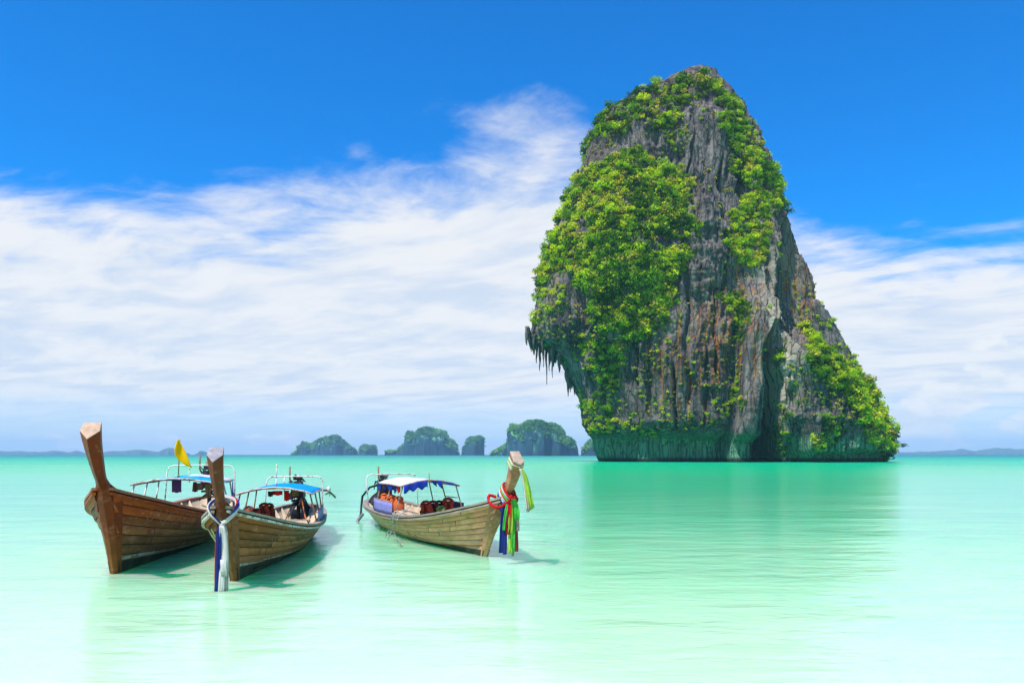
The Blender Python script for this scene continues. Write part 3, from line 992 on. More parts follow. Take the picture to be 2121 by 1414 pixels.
# woods on the far islands: one part of each island
for q, (o, G, D_, w) in enumerate(ISL_GRIDS):
    g = np.random.default_rng(30 + q)
    fr = G[:, 2:24]
    n_ = np.cross(np.gradient(fr, axis=1), np.gradient(fr, axis=0))
    n_ /= np.linalg.norm(n_, axis=-1, keepdims=True) + 1e-9
    up = np.abs(n_[..., 2])
    k = fbm(fr[..., 0] / 22, fr[..., 1] / 22, fr[..., 2] / 22, 3, 0.5, 70 + q)
    wt = sstep(up + k * 0.55, 0.22, 0.62) * sstep(fr[..., 2], 0.5, 2.5) + 0.02
    ar_ = np.abs(np.gradient(fr[..., 0], axis=0) * np.gradient(fr[..., 2], axis=1)) + 1e-6
    wt = (wt * ar_).ravel()
    n = int(500 + w * 9)
    idx = g.choice(len(wt), n, p=wt / wt.sum())
    p = fr.reshape(-1, 3)[idx]
    r = g.uniform(2.0, 4.2, n) * D_ / 2000
    tint = np.clip(0.40 + k.ravel()[idx] * 0.5 + g.normal(0, .14, n) + 0.15 * (1 - p[:, 2] / p[:, 2].max()), 0.05, 0.82)
    ob = leaf_cloud('woods', np.column_stack([p + np.array([0, 0, .5]), r, tint]), TSMALL, LEAF_FAR, o, 50 + q)
    tag(ob, kind='stuff')


# ------------------------------------------------------------------ long-tail boats
def wood_mat(name, hi, lo, z0, z1, vary=0.35, stain=0.5, rough=0.55, grain=(0.9, 10, 10), rust=0.0, spec=0.35):
    """planking: colour hi above z1, weathered lo below z0, grain along the boat, own tone per plank"""
    def bd(N, b, out):
        P = N.n('ShaderNodeTexCoord').outputs['Object']
        z = N.n('ShaderNodeSeparateXYZ', {0: P}).outputs[2]
        rnd = N.n('ShaderNodeObjectInfo').outputs['Random']
        off = N.vm('ADD', P, N.n('ShaderNodeCombineXYZ', {0: N.m('MULTIPLY', rnd, 37.0), 1: N.m('MULTIPLY', rnd, 11.0), 2: 0.0}).outputs[0])
        g = N.noise(N.scale(off, *grain), 1.0, 6, 0.65, 0.35)
        g2 = N.noise(N.scale(off, grain[0] * 5, grain[1] * 4, grain[2] * 4), 1.0, 4, 0.7)
        bl = N.noise(off, 1.7, 5, 0.65)
        f = N.sm(N.m('ADD', z, N.m('MULTIPLY', N.m('SUBTRACT', bl, 0.5), 0.7)), z0, z1)
        c_ = N.mix(f, lo, hi)
        tone = N.m('ADD', 1.0 - vary * 0.5, N.m('MULTIPLY', rnd, vary))
        tone = N.m('MULTIPLY', tone, N.m('ADD', 0.25, N.m('MULTIPLY', g, 1.5)))
        c_ = N.mix(1.0, c_, N.n('ShaderNodeCombineColor', {0: tone, 1: tone, 2: tone}).outputs[0], 'MULTIPLY')
        c_ = N.mix(N.m('MULTIPLY', N.sm(g2, 0.55, 0.75), 0.45), c_, tuple(q * 0.35 for q in lo))
        c_ = N.mix(N.m('MULTIPLY', N.sm(bl, 0.56, 0.70), stain), c_, tuple(q * 0.42 for q in hi))
        wr = N.m('MULTIPLY', N.sm(N.noise(N.scale(off, 2.2, 7, 9), 1.0, 5, 0.7), 0.54, 0.68), 0.45)
        c_ = N.mix(wr, c_, tuple(min(.6, q * 1.5 + .06) for q in lo))
        if rust:
            v = N.n('ShaderNodeTexVoronoi', {'Vector': N.scale(P, 2.2, 2.2, 3.0), 'Scale': 1.0, 'Randomness': 0.8})
            sp = N.sm(N.m('ADD', v.outputs['Distance'], N.m('MULTIPLY', N.m('SUBTRACT', bl, 0.5), 0.5)), 0.20, 0.02)
            c_ = N.mix(N.m('MULTIPLY', sp, rust), c_, (0.13, 0.055, 0.015))
            c_ = N.mix(N.m('MULTIPLY', N.sm(bl, 0.50, 0.36), 0.55 if rust > .5 else 0.0), c_, (0.40, 0.25, 0.075))
        N.set(b.inputs['Base Color'], c_)
        bump(N, b, N.m('ADD', g, g2), 0.5, 0.012)
    return mat(name, None, rough, bd, spec=spec)


def cloth_mat(name, c1, c2=None, rough=0.85, scale=14, trans=0.25):
    mt = bpy.data.materials.new(name)
    mt.use_nodes = True
    N = NT(mt.node_tree)
    out = N.n('ShaderNodeOutputMaterial')
    P = N.n('ShaderNodeTexCoord').outputs['Object']
    n = N.noise(P, scale, 4, 0.6)
    c_ = N.mix(N.sm(n, 0.4, 0.65), c1, c2 or tuple(q * 0.75 for q in c1))
    d = N.n('ShaderNodeBsdfPrincipled', {'Base Color': c_, 'Roughness': rough, 'Specular IOR Level': 0.15})
    t = N.n('ShaderNodeBsdfTranslucent', {'Color': c_})
    ms = N.n('ShaderNodeMixShader', {0: trans, 1: d.outputs[0], 2: t.outputs[0]})
    N.t.links.new(ms.outputs[0], out.inputs[0])
    return mt


def rusty_mat(name, paint, rust=(0.22, 0.09, 0.035), amount=0.5, rough=0.45, metallic=0.0):
    def bd(N, b, out):
        P = N.n('ShaderNodeTexCoord').outputs['Object']
        n = N.noise(P, 9, 5, 0.65)
        lo, hi = 0.62 - amount * 0.3, 0.68 - amount * 0.3
        N.set(b.inputs['Base Color'], N.mix(N.sm(n, lo, hi), paint, rust))
    return mat(name, None, rough, bd, spec=0.5, Metallic=metallic)


M = {
    'paint_dark': mat('bottom_paint', None, 0.7, lambda N, b, o: N.set(b.inputs['Base Color'], N.mix(N.sm(N.noise(N.n('ShaderNodeTexCoord').outputs['Object'], 3.0, 5, 0.65), 0.4, 0.65), (0.035, 0.036, 0.022), (0.075, 0.085, 0.045)))),
    'stripe': mat('stripe_paint', None, 0.6, lambda N, b, o: N.set(b.inputs['Base Color'], N.mix(N.sm(N.noise(N.n('ShaderNodeTexCoord').outputs['Object'], 6.0, 5, 0.7), 0.45, 0.62), (0.55, 0.53, 0.40), (0.25, 0.22, 0.13)))),
    'seam': mat('hull_seam', (0.022, 0.015, 0.010), 0.9),
    'pale_wood': wood_mat('pale_deck_wood', (0.52, 0.40, 0.27), (0.50, 0.37, 0.24), 0.1, 0.6, 0.3, 0.25, 0.7),
    'grey_wood': wood_mat('grey_rail_wood', (0.30, 0.25, 0.19), (0.30, 0.25, 0.19), 0.1, 0.6, 0.2, 0.5, 0.65),
    'white_tube': rusty_mat('white_tube_paint', (0.72, 0.70, 0.64), amount=0.25),
    'steel': rusty_mat('dull_steel', (0.45, 0.43, 0.40), (0.25, 0.12, 0.06), 0.35, 0.35, 0.5),
    'rust_tube': rusty_mat('rusty_tube', (0.14, 0.075, 0.045), (0.26, 0.12, 0.06), 0.7, 0.6),
    'black': mat('black_iron', None, 0.5, lambda N, b, o: N.set(b.inputs['Base Color'], N.mix(N.sm(N.noise(N.n('ShaderNodeTexCoord').outputs['Object'], 11, 4, 0.6), 0.5, 0.68), (0.018, 0.017, 0.017), (0.08, 0.045, 0.028)))),
    'rubber': mat('black_rubber', (0.02, 0.02, 0.022), 0.5),
    'tarp_black': cloth_mat('black_tarp', (0.02, 0.02, 0.022), (0.045, 0.045, 0.05), 0.6, 6, 0.0),
    'orange_hose': mat('orange_hose', (0.55, 0.16, 0.03), 0.45),
    'propeller': mat('propeller_metal', (0.10, 0.13, 0.10), 0.4, Metallic=0.4),
    'float': mat('white_float', (0.7, 0.68, 0.6), 0.5),
    'canopy_blue': cloth_mat('bright_blue_canvas', (0.0, 0.36, 0.86), (0.0, 0.38, 0.88), 0.8, 3, 0.25),
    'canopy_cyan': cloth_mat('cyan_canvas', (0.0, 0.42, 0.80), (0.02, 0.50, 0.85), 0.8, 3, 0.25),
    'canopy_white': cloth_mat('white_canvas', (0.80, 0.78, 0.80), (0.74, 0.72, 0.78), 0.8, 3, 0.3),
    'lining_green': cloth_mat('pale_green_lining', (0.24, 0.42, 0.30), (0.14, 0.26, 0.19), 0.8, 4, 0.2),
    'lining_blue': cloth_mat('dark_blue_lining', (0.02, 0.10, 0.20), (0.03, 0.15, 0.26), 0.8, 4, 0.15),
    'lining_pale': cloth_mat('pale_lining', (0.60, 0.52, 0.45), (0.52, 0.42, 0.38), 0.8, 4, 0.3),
    'trim_red': rusty_mat('chipped_red_trim', (0.36, 0.15, 0.10), (0.60, 0.48, 0.40), 0.6, 0.7),
    'trim_white': rusty_mat('white_trim', (0.58, 0.56, 0.52), (0.30, 0.20, 0.12), 0.45, 0.7),
    'trim_tan': rusty_mat('tan_trim', (0.42, 0.30, 0.20), (0.22, 0.12, 0.07), 0.5, 0.7),
    'lavender': cloth_mat('lavender_cloth', (0.32, 0.30, 0.68), (0.40, 0.38, 0.72), 0.85, 8, 0.3),
    'purple': cloth_mat('purple_cloth', (0.11, 0.06, 0.24), (0.14, 0.08, 0.30), 0.85, 8, 0.2),
    'panel_blue': mat('weathered_blue_panel', None, 0.6, lambda N, b, o: N.set(b.inputs['Base Color'], N.mix(N.sm(N.noise(N.n('ShaderNodeTexCoord').outputs['Object'], 7, 5, 0.7), 0.42, 0.6), (0.13, 0.18, 0.42), (0.34, 0.38, 0.52)))),
    'white_cloth': cloth_mat('white_ribbon', (0.72, 0.70, 0.66), (0.60, 0.57, 0.52), 0.8, 5, 0.3),
    'navy': cloth_mat('navy_ribbon', (0.012, 0.03, 0.20), (0.015, 0.025, 0.14), 0.7, 8, 0.2),
    'blue': cloth_mat('blue_ribbon', (0.015, 0.06, 0.50), (0.02, 0.05, 0.40), 0.7, 8, 0.25),
    'red': cloth_mat('red_ribbon', (0.62, 0.012, 0.015), (0.48, 0.01, 0.015), 0.7, 8, 0.25),
    'rose': cloth_mat('faded_red_ribbon', (0.55, 0.07, 0.09), (0.45, 0.05, 0.06), 0.7, 8, 0.25),
    'green': cloth_mat('green_ribbon', (0.10, 0.60, 0.07), (0.07, 0.48, 0.06), 0.7, 8, 0.3),
    'lime': cloth_mat('lime_ribbon', (0.42, 0.68, 0.07), (0.35, 0.58, 0.06), 0.7, 8, 0.3),
    'taupe': cloth_mat('taupe_ribbon', (0.38, 0.30, 0.22), (0.30, 0.24, 0.18), 0.7, 8, 0.2),
    'yellow': cloth_mat('yellow_flag_cloth', (1.0, 0.70, 0.0), (1.0, 0.66, 0.0), 0.8, 5, 0.5),
    'jacket_red': cloth_mat('life_jacket_red', (0.40, 0.055, 0.025), (0.27, 0.035, 0.02), 0.7, 8, 0.05),
    'jacket_dark': cloth_mat('life_jacket_maroon', (0.17, 0.035, 0.025), (0.10, 0.025, 0.02), 0.7, 8, 0.05),
    'jacket_orange': cloth_mat('life_jacket_orange', (0.72, 0.16, 0.04), (0.62, 0.12, 0.04), 0.7, 8, 0.05),
    'jacket_green': cloth_mat('life_jacket_green', (0.30, 0.42, 0.10), (0.10, 0.16, 0.05), 0.7, 14, 0.05),
    'brown_cloth': cloth_mat('brown_bag_cloth', (0.17, 0.10, 0.06), (0.11, 0.06, 0.04), 0.8, 8, 0.1),
    'beige_cloth': cloth_mat('beige_shirt_cloth', (0.33, 0.26, 0.14), (0.22, 0.17, 0.09), 0.8, 8, 0.1),
    'maroon_cloth': cloth_mat('maroon_cloth', (0.16, 0.03, 0.07), (0.11, 0.02, 0.05), 0.8, 8, 0.1),
    'olive': mat('olive_tin', (0.15, 0.14, 0.06), 0.5),
    'lid_green': mat('green_lid', (0.03, 0.32, 0.15), 0.4),
    'bamboo': mat('bamboo_pole', (0.34, 0.22, 0.10), 0.6),
    'mark': mat('faded_white_paint', (0.30, 0.20, 0.11), 0.7),
    'letter': mat('cream_letter_paint', (0.62, 0.56, 0.36), 0.7),
    'coil': mat('white_coil', (0.62, 0.60, 0.55), 0.6),
}
BT = [0, .006, .02, .045, .08, .13, .2, .3, .42, .55, .66, .76, .84, .90, .95, .98, 1.0]
BW = [0, .20, .36, .50, .62, .72, .82, .90, .95, .95, .89, .77, .62, .46, .27, .15, .075]


def pchip(xs, ys, x):
    """smooth monotone interpolation"""
    xs, ys = np.array(xs, float), np.array(ys, float)
    hx, dl = np.diff(xs), np.diff(ys) / np.diff(xs)
    m = np.zeros(len(xs))
    for i_ in range(1, len(xs) - 1):
        if dl[i_ - 1] * dl[i_] > 0:
            w1, w2 = 2 * hx[i_] + hx[i_ - 1], hx[i_] + 2 * hx[i_ - 1]
            m[i_] = (w1 + w2) / (w1 / dl[i_ - 1] + w2 / dl[i_])
    m[0], m[-1] = dl[0], dl[-1]
    k = int(np.clip(np.searchsorted(xs, x) - 1, 0, len(xs) - 2))
    t = (x - xs[k]) / hx[k]
    return ((1 + 2 * t) * (1 - t) ** 2 * ys[k] + t * (1 - t) ** 2 * hx[k] * m[k] + t * t * (3 - 2 * t) * ys[k + 1] + t * t * (t - 1) * hx[k] * m[k + 1])


class Hull:
    def __init__(s, rake=1.1, bow=1.27, beam=1.0, stripe=0.22, sheer=2.2, lean=1.0):
        s.lean = lean
        s.rake, s.bow, s.beam, s.stripe, s.sh = rake, bow, beam, stripe, sheer

    def zs(s, t):
        z = 0.50
        if t < .35:
            z += 0.13 * ((.35 - t) / .35) ** 2
        else:
            z += (s.bow - .5) * ((t - .35) / .65) ** s.sh
        return z

    def zb(s, t):
        return -0.30 + 0.22 * max(0, (0.2 - t) / 0.2) ** 1.5

    def xend(s, z):
        """fore edge of the hull (the stem line) at height z"""
        if z <= s.bow:
            return 10 + s.rake * (z / s.bow) * (0.75 + 0.25 * z / s.bow)
        return 10 + s.rake + (z - s.bow) * s.rake / s.bow * 1.15

    def w(s, t, v):
        b = s.beam * pchip(BT, BW, t)
        p = 0.50 + 0.25 * max(0, (.2 - t) / .2) + 0.42 * max(0, (t - .55) / .45)
        return b * v ** p + 0.012

    def p(s, t, v, side, off=0.0):
        zb, zs = s.zb(t), s.zs(t)
        z = zb + (zs - zb) * v
        x0 = 1.5 * (1 - v) ** 1.2
        zbow = s.zb(1) + (s.bow - s.zb(1)) * v
        x1 = s.xend(zbow)
        return Vector((x0 + t * (x1 - x0), side * s.w(t, v), z))

    def n(s, t, v, side):
        t0, t1 = max(t - .01, 0.001), min(t + .01, 1)
        v0, v1 = max(v - .02, 0.01), min(v + .02, 1)
        a = s.p(t1, v, side) - s.p(t0, v, side)
        b = s.p(t, v1, side) - s.p(t, v0, side)
        q = a.cross(b) * -side
        return q.normalized() if q.length > 1e-9 else Vector((0, side, 0))

    def v_at(s, t, z):
        zb, zs = s.zb(t), s.zs(t)
        return min(1.0, max(0.02, (z - zb) / (zs - zb)))

    def tx(s, x):
        """t at the gunwale for a given x"""
        return x / (10 + s.rake)

    def q(s, x, z, side, off=0.0):
        t = s.tx(x)
        v = s.v_at(t, z)
        return s.p(t, v, side) + s.n(t, v, side) * off


TV = [0, .01, .025, .05, .09, .14, .2, .28, .36, .44, .52, .60, .68, .76, .83, .89, .94, .975, 1.0]


def make_boat(H, root, planks, hull_m, stem_m, rail_m, rub_m, seed, K=7, marks=None, cap=False, stem_top=2.18, stem_hw=0.13, end_m=None):
    R_ = random.Random(seed)
    # closed inner shell that shows dark in the seams
    for nm, off, m_, lo in (('hull_shell', 0.0, M['seam'], 0.0), ('lining', -0.055, M['pale_wood'], 0.0)):
        mb = MB(True)
        for sd in (-1, 1):
            def fn(a, b, sd=sd):
                t = TV[0] + (1.0 - TV[0]) * a
                t = np.interp(a, np.linspace(0, 1, len(TV)), TV)
                v = max(0.0, b)
                pp = H.p(t, max(v, 0.001), sd)
                nn = H.n(min(max(t, .004), .996), max(v, 0.05), sd)
                pp = pp + nn * off
                if off:
                    pp.y = sd * max(0.004, sd * pp.y)
                    if b > 0.99:
                        pp.z -= 0.012
                return pp
            mb.grid(fn, 36, 8)
        mb.build(nm, m_, root)
    # dark bottom and the painted stripe
    def vs_(t):
        zst = H.stripe * max(0.0, (t - .42) / .58) ** 1.1 - 0.03 * max(0, (.5 - t) / .5)
        return H.v_at(t, zst)
    for sd in (-1, 1):
        MB(True).grid(lambda a, b: (lambda t, v: H.p(t, max(v, .001), sd) + H.n(t, max(v, .04), sd) * .035)(.004 + .996 * a, vs_(.004 + .996 * a) * b), 40, 4).build('bottom', M['paint_dark'], root)
        if H.stripe > 0.15:
            MB(True).grid(lambda a, b: (lambda t: H.p(t, min(1, vs_(t) + .02 + (b - .5) * .045), sd) + H.n(t, vs_(t), sd) * (.026 if 0 < b < 1 else .012))(.40 + .598 * a), 30, 4).build('waterline_stripe', M['stripe'], root)
    # strakes, each of several planks with open seams and butts
    for sd in (-1, 1):
        for k in range(K):
            cuts = [0.004] + sorted(R_.uniform(.12, .9) for _ in range(3)) + [0.998]
            cuts = [cuts[0]] + [q_ for i_, q_ in enumerate(cuts[1:-1]) if q_ - cuts[i_] > 0.1 and cuts[-1] - q_ > .08] + [cuts[-1]]
            for c0, c1 in zip(cuts[:-1], cuts[1:]):
                ts = [t for t in np.linspace(0, 1, 33) if c0 + .008 < t < c1 - .008]
                ts = [c0 + .0011] + ts + [c1 - .0011]
                proud = R_.uniform(-.004, .004)
                def strake(a, b):
                    t = float(np.interp(a, np.linspace(0, 1, len(ts)), ts))
                    v0 = vs_(t)
                    va, vb = .17 + .83 * (k + .045) / K, .17 + .83 * (k + .955) / K
                    v = va + (vb - va) * b
                    return H.p(t, v, sd) + H.n(t, v, sd) * ((.030 if b < .5 else .018) + proud if 0 < b < 1 else (.014 if b == 0 else .006))
                mb = MB(True)
                bb = (0, .12, .88, 1)
                mb.grid(lambda a, b: strake(a, bb[int(round(b * 3))]), len(ts) - 1, 3)
                # butt ends
                mb.build('plank', planks, root)
    # gunwale cap and rub rail running right round the stern
    def rail(nm, m_, inn, outw, z0, z1):
        secs = []
        tt = [1 - q_ for q_ in np.linspace(0, 1, 41)]
        seq = [(max(t, 0.0), -1) for t in tt] + [(t, 1) for t in reversed(tt[:-1])]
        seq = [(1 - (1 - t) ** 1.0 if t > .1 else .1 * (t / .1) ** 2.0, sd) for t, sd in seq]
        for t, sd in seq:
            p = H.p(t, 1, sd)
            if t < 1e-6:
                nx = Vector((-1, 0, 0))
                p.y = 0
            else:
                a = H.p(min(t + .004, 1), 1, sd) - H.p(max(t - .004, 0), 1, sd)
                nx = Vector((-a.y * -sd, 0, 0))
                nx = Vector((a.y, -a.x, 0)) * -sd
                nx.normalize()
            ii = min(inn, max(0.01, abs(p.y) * .8)) if t > .5 else inn
            secs.append([p + nx * outw + Vector((0, 0, z0)), p + nx * outw + Vector((0, 0, z1)), p - nx * ii + Vector((0, 0, z1)), p - nx * ii + Vector((0, 0, z0))])
        MB().sweep(secs).build(nm, m_, root)
    rail('gunwale', rail_m, .10, .055, .005, .045)
    rail('rub_rail', rub_m, .0, .05, -.06, -.022)
    # stem post: a flush cheek over the plank ends below, a wedge-fronted timber above
    z_list = list(np.linspace(-.3, H.bow, 10)) + list(np.linspace(H.bow + .06, stem_top, 11))
    secs = []
    ztop_ = H.zb(1)
    def hull_half(x, z):
        t = .95
        for _ in range(12):
            v = H.v_at(t, z)
            x0_ = 1.5 * (1 - v) ** 1.2
            x1_ = H.xend(H.zb(1) + (H.bow - H.zb(1)) * v)
            t = min(1.0, max(.5, (x - x0_) / (x1_ - x0_)))
        return H.w(t, H.v_at(t, z))
    for z in z_list:
        up = max(0.0, (z - H.bow) / (stem_top - H.bow))
        dn = max(0.0, min(1.0, z / H.bow))
        if up == 0:
            xf = H.xend(z) + .06
            dp = .13 + .13 * dn
            back = Vector((-1, 0, 0))
            hb = hull_half(xf - dp, min(z, H.zs(.93))) + .045
            if z > H.bow - .12:
                hb = min(hb, .16)
            f = Vector((xf, 0, z))
            secs.append([f, f + back * dp * .30 + Vector((0, hb * .45 + .015, 0)), f + back * dp + Vector((0, hb, 0)), f + back * dp + Vector((0, -hb, 0)), f + back * dp * .30 + Vector((0, -hb * .45 - .015, 0))])
        else:
            xf = H.xend(H.bow) + .06 + (z - H.bow) * H.rake * H.lean / H.bow * (1.15 - .35 * up)
            neck = .055 + (stem_hw - .055) * up ** 1.0
            hw = neck + max(0, .05 * (1 - up * 6))
            dp = .17 + .20 * up + .16 * max(0, 1 - up * 3.6) ** 2
            lean = Vector((min(.85, H.rake * H.lean / H.bow * .9), 0, 1)).normalized()
            k = min(1.0, up * 1.6)
            back = (Vector((-1, 0, .05)) * (1 - k) + Vector((-lean.z, 0, lean.x)) * k).normalized()
            f = Vector((xf, 0, z))
            a1 = .5 if not cap else .22
            secs.append([f, f + back * dp * a1 + Vector((0, hw, 0)), f + back * dp + Vector((0, hw * .85, 0)), f + back * dp + Vector((0, -hw * .85, 0)), f + back * dp * a1 + Vector((0, -hw, 0))])
    st = MB(False).sweep(secs).build('stem', stem_m, root)
    top = secs[-1]
    c0 = sum(top, Vector()) / 5
    ax = (top[1] - top[0]).cross(top[2] - top[0]).normalized()
    if ax.z < 0:
        ax = -ax
    k1, k2, hh_ = (1.02, .93, .035) if cap else (.985, .93, .012)
    MB().sweep([[c0 + (p - c0) * k1 + ax * .001 for p in top], [c0 + (p - c0) * k1 + ax * hh_ * .8 for p in top], [c0 + (p - c0) * k2 + ax * hh_ for p in top]]).build('stem_cap' if cap else 'end_grain', end_m or stem_m, st)
    # foredeck and its cross beam
    t0 = .76
    def deck(a, b):
        t = t0 + (.985 - t0) * a
        w_ = max(0.012, H.w(t, 1) - .05)
        return Vector((H.p(t, 1, 1).x, (b * 2 - 1) * w_, H.zs(t) - .09))
    nb = 4
    for q_ in range(nb):
        MB().cloth(lambda a, b: deck(a, (q_ + .03 + b * .94) / nb), 8, 1, .03).build('foredeck_board', M['grey_wood'] if seed == 3 else planks, root)
    # bilge floor and deck boards
    MB().grid(lambda a, b: Vector((.5 + 8.9 * a, (b * 2 - 1) * max(.02, H.w(H.tx(.5 + 8.9 * a), H.v_at(H.tx(.5 + 8.9 * a), .10)) - .04), .10)), 20, 2).build('bilge', M['seam'], root)
    for q_ in range(11):
        x0 = .75 + q_ * .66
        hw0 = H.w(H.tx(x0 + .3), H.v_at(H.tx(x0 + .3), .27)) - .13
        MB().box((x0 + .33, 0, .26 + R_.uniform(-.006, .006)), (.64, hw0 * 2, .03)).build('floor_board', M['pale_wood'], root)
    # frames inside the hull
    for sd in (-1, 1):
        for q_ in range(15):
            x = 0.7 + q_ * .52
            secs = []
            for z in (.12, .25, .38, H.zs(H.tx(x)) - .03):
                a = H.q(x, z, sd, -.06)
                dpt = .16 - .10 * (z - .12) / .4
                b_ = a + Vector((0, -sd * dpt, 0))
                secs.append([a + Vector((-.025, 0, 0)), a + Vector((.025, 0, 0)), b_ + Vector((.025, 0, 0)), b_ + Vector((-.025, 0, 0))])
            MB().sweep(secs).build('rib', M['pale_wood'], root)
    # thwarts
    for x in (4.1, 6.0, 7.0):
        t = H.tx(x)
        hw0 = H.w(t, H.v_at(t, .38)) - .06
        MB().box((x, 0, .385), (.30, hw0 * 2, .035)).build('thwart', M['pale_wood'], root)
    return st, top, ax


def canopy(root, H, x0, x1, zf, crown, hw, cover, lining, trim, post_m, seed, dip=0.0):
    R_ = random.Random(seed)
    e = .10
    def S(a, b, dz=0.0):
        y = (b * 2 - 1) * (hw + .07)
        x = x0 - e + (x1 - x0 + 2 * e) * a
        sag = -.035 * abs(math.sin(a * math.pi * 2)) * (1 - abs(b * 2 - 1))
        return Vector((x, y, zf + crown * (1 - abs(b * 2 - 1) ** 1.9) + sag + dz + dip * (1 - a) - .02 * math.sin(b * 31 + a * 9) * .3))
    cv_ = MB().cloth(lambda a, b: S(a, b), 12, 16, .012).build('canopy', cover, root)
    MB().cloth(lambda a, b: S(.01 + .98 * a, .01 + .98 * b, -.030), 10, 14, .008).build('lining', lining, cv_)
    for a in (0, .5, 1):
        MB().tube([S(a, b / 16, -.012) for b in range(17)], .020 if a != .5 else .014, 6).build('arch_frame', trim, cv_)
    for b in (0, 1):
        MB().tube([S(a / 8, b, -.008) for a in range(9)], .018, 6).build('edge_frame', trim, cv_)
    for x in (x0, (x0 + x1) / 2, x1):
        for sd in (-1, 1):
            t = H.tx(x)
            base = Vector((x, sd * (H.w(t, 1) - .05), H.zs(t) + .03))
            a = (x - x0 + e) / (x1 - x0 + 2 * e)
            topp = S(a, (sd * hw / (hw + .07) + 1) / 2, -.02)
            MB().tube([base, topp], .017, 6).build('post', post_m, root)
    return S


def arch_rail(root, H, x, top, hw, mt, lean=-.1, mid=True):
    t = H.tx(x)
    wb = H.w(t, 1) - .06
    zb = H.zs(t) + .03
    pth = [Vector((x, -wb, zb)), Vector((x + lean * .9, -hw - .02, top - .14)), Vector((x + lean, -hw + .03, top - .04)), Vector((x + lean, -hw + .13, top)), Vector((x + lean, 0, top + .01)),
           Vector((x + lean, hw - .13, top)), Vector((x + lean, hw - .03, top - .04)), Vector((x + lean * .9, hw + .02, top - .14)), Vector((x, wb, zb))]
    a = MB().tube(pth, .017, 8).build('arch_rail', mt, root)
    if mid:
        MB().tube([Vector((x + lean, -.28, top)), Vector((x + lean + .05, -.28, top - .42))], .014, 6).build('brace', mt, a)
    return a


def engine(root, H, x, z, seed, orange=False):
    """car engine on a swivelling mount with its long propeller shaft"""
    R_ = random.Random(seed)
    MB().tube([(x - .02, 0, .15), (x - .02, 0, z + .05)], .055, 8).tube([(x - .28, -.3, H.zs(.06)), (x, 0, z)], .03, 6).tube([(x - .28, .3, H.zs(.06)), (x, 0, z)], .03, 6).box((x, 0, z + .02), (.30, .36, .05)).build('engine_mount', M['black'], root)
    mb = MB()
    mb.box((x, 0, z + .28), (.62, .34, .34)).box((x + .02, 0, z + .50), (.54, .24, .14), None, .85).box((x - .38, 0, z + .25), (.18, .30, .30), None, .8)
    for q_ in range(4):
        mb.box((x - .20 + q_ * .14, .19, z + .36), (.09, .07, .12)).tube([(x - .20 + q_ * .14, .2, z + .40), (x - .2 + q_ * .14, .28, z + .34), (x - .2 + q_ * .14, .29, z + .22)], .022, 6)
    mb.tube([(x + .34, 0, z + .30), (x + .37, 0, z + .30)], .15, 14).tube([(x + .34, .10, z + .48), (x + .38, .10, z + .48)], .075, 12).tube([(x + .34, -.12, z + .16), (x + .38, -.12, z + .16)], .07, 12)
    mb.tube([(x - .05, -.02, z + .60), (x - .05, -.02, z + .70)], .13, 12).box((x + .30, -.2, z + .16), (.2, .16, .18))
    eng = mb.build('engine', M['black'], root)
    ps = MB()
    for q_ in range(12):
        p0 = Vector((x + R_.uniform(-.3, .3), R_.uniform(-.2, .2), z + R_.uniform(.3, .62)))
        p1 = Vector((x + R_.uniform(-.38, .38), R_.uniform(-.28, .28), z + R_.uniform(.2, .7)))
        md = (p0 + p1) / 2 + Vector((R_.uniform(-.1, .1), R_.uniform(-.15, .15), R_.uniform(.02, .16)))
        ps.tube([p0, p0.lerp(md, .55) + Vector((0, 0, .03)), md, md.lerp(p1, .5), p1], .016, 5)
    ps.build('wiring', M['rubber'], eng)
    MB().tube([(x + .1, -.16, z + .5), (x + .12, -.22, z + .62), (x + .12, -.22, z + .98)], .025, 7).build('exhaust_pipe', M['rust_tube'], eng)
    MB().tube([(x - .25, .03, z + .68), (x + .22, .03, z + .70)], .055, 8).build('air_filter', M['steel'], eng)
    MB().tube([(x + .3, .12, z + .12), (x + .75, .14, z + .06), (x + 1.25, .17, z - .02)], .020, 6).blob((x + 1.27, .17, z - .02), (.035, .035, .035)).build('tiller', M['black'], eng)
    if orange:
        MB().box((x - .02, 0, z + .78), (.24, .2, .09), None, .7).build('fuel_cap_box', M['bamboo'], eng)
    return eng


def ribbon(path, width, axis, wav, m_, name, parent, th=.008, seed=0):
    """flat hanging strip of cloth following a path, gently folded"""
    R_ = random.Random(seed)
    P = [Vector(p) for p in path]
    L = len(P) - 1
    ph = R_.uniform(0, 6)
    ax = Vector(axis).normalized()
    nx = ax.cross(Vector((0, 0, 1))).normalized()
    def fn(a, b):
        q_ = a * L
        i_ = min(int(q_), L - 1)
        p = P[i_].lerp(P[i_ + 1], q_ - i_)
        wv = math.sin(a * wav * 3 + ph) * .018 + math.sin(b * 7 + ph + a * 4) * .012
        return p + ax * (b - .5) * width * (0.75 + .25 * min(1, a * 3)) + nx * wv
    return MB().cloth(fn, 12, 5, th).build(name, m_, parent)


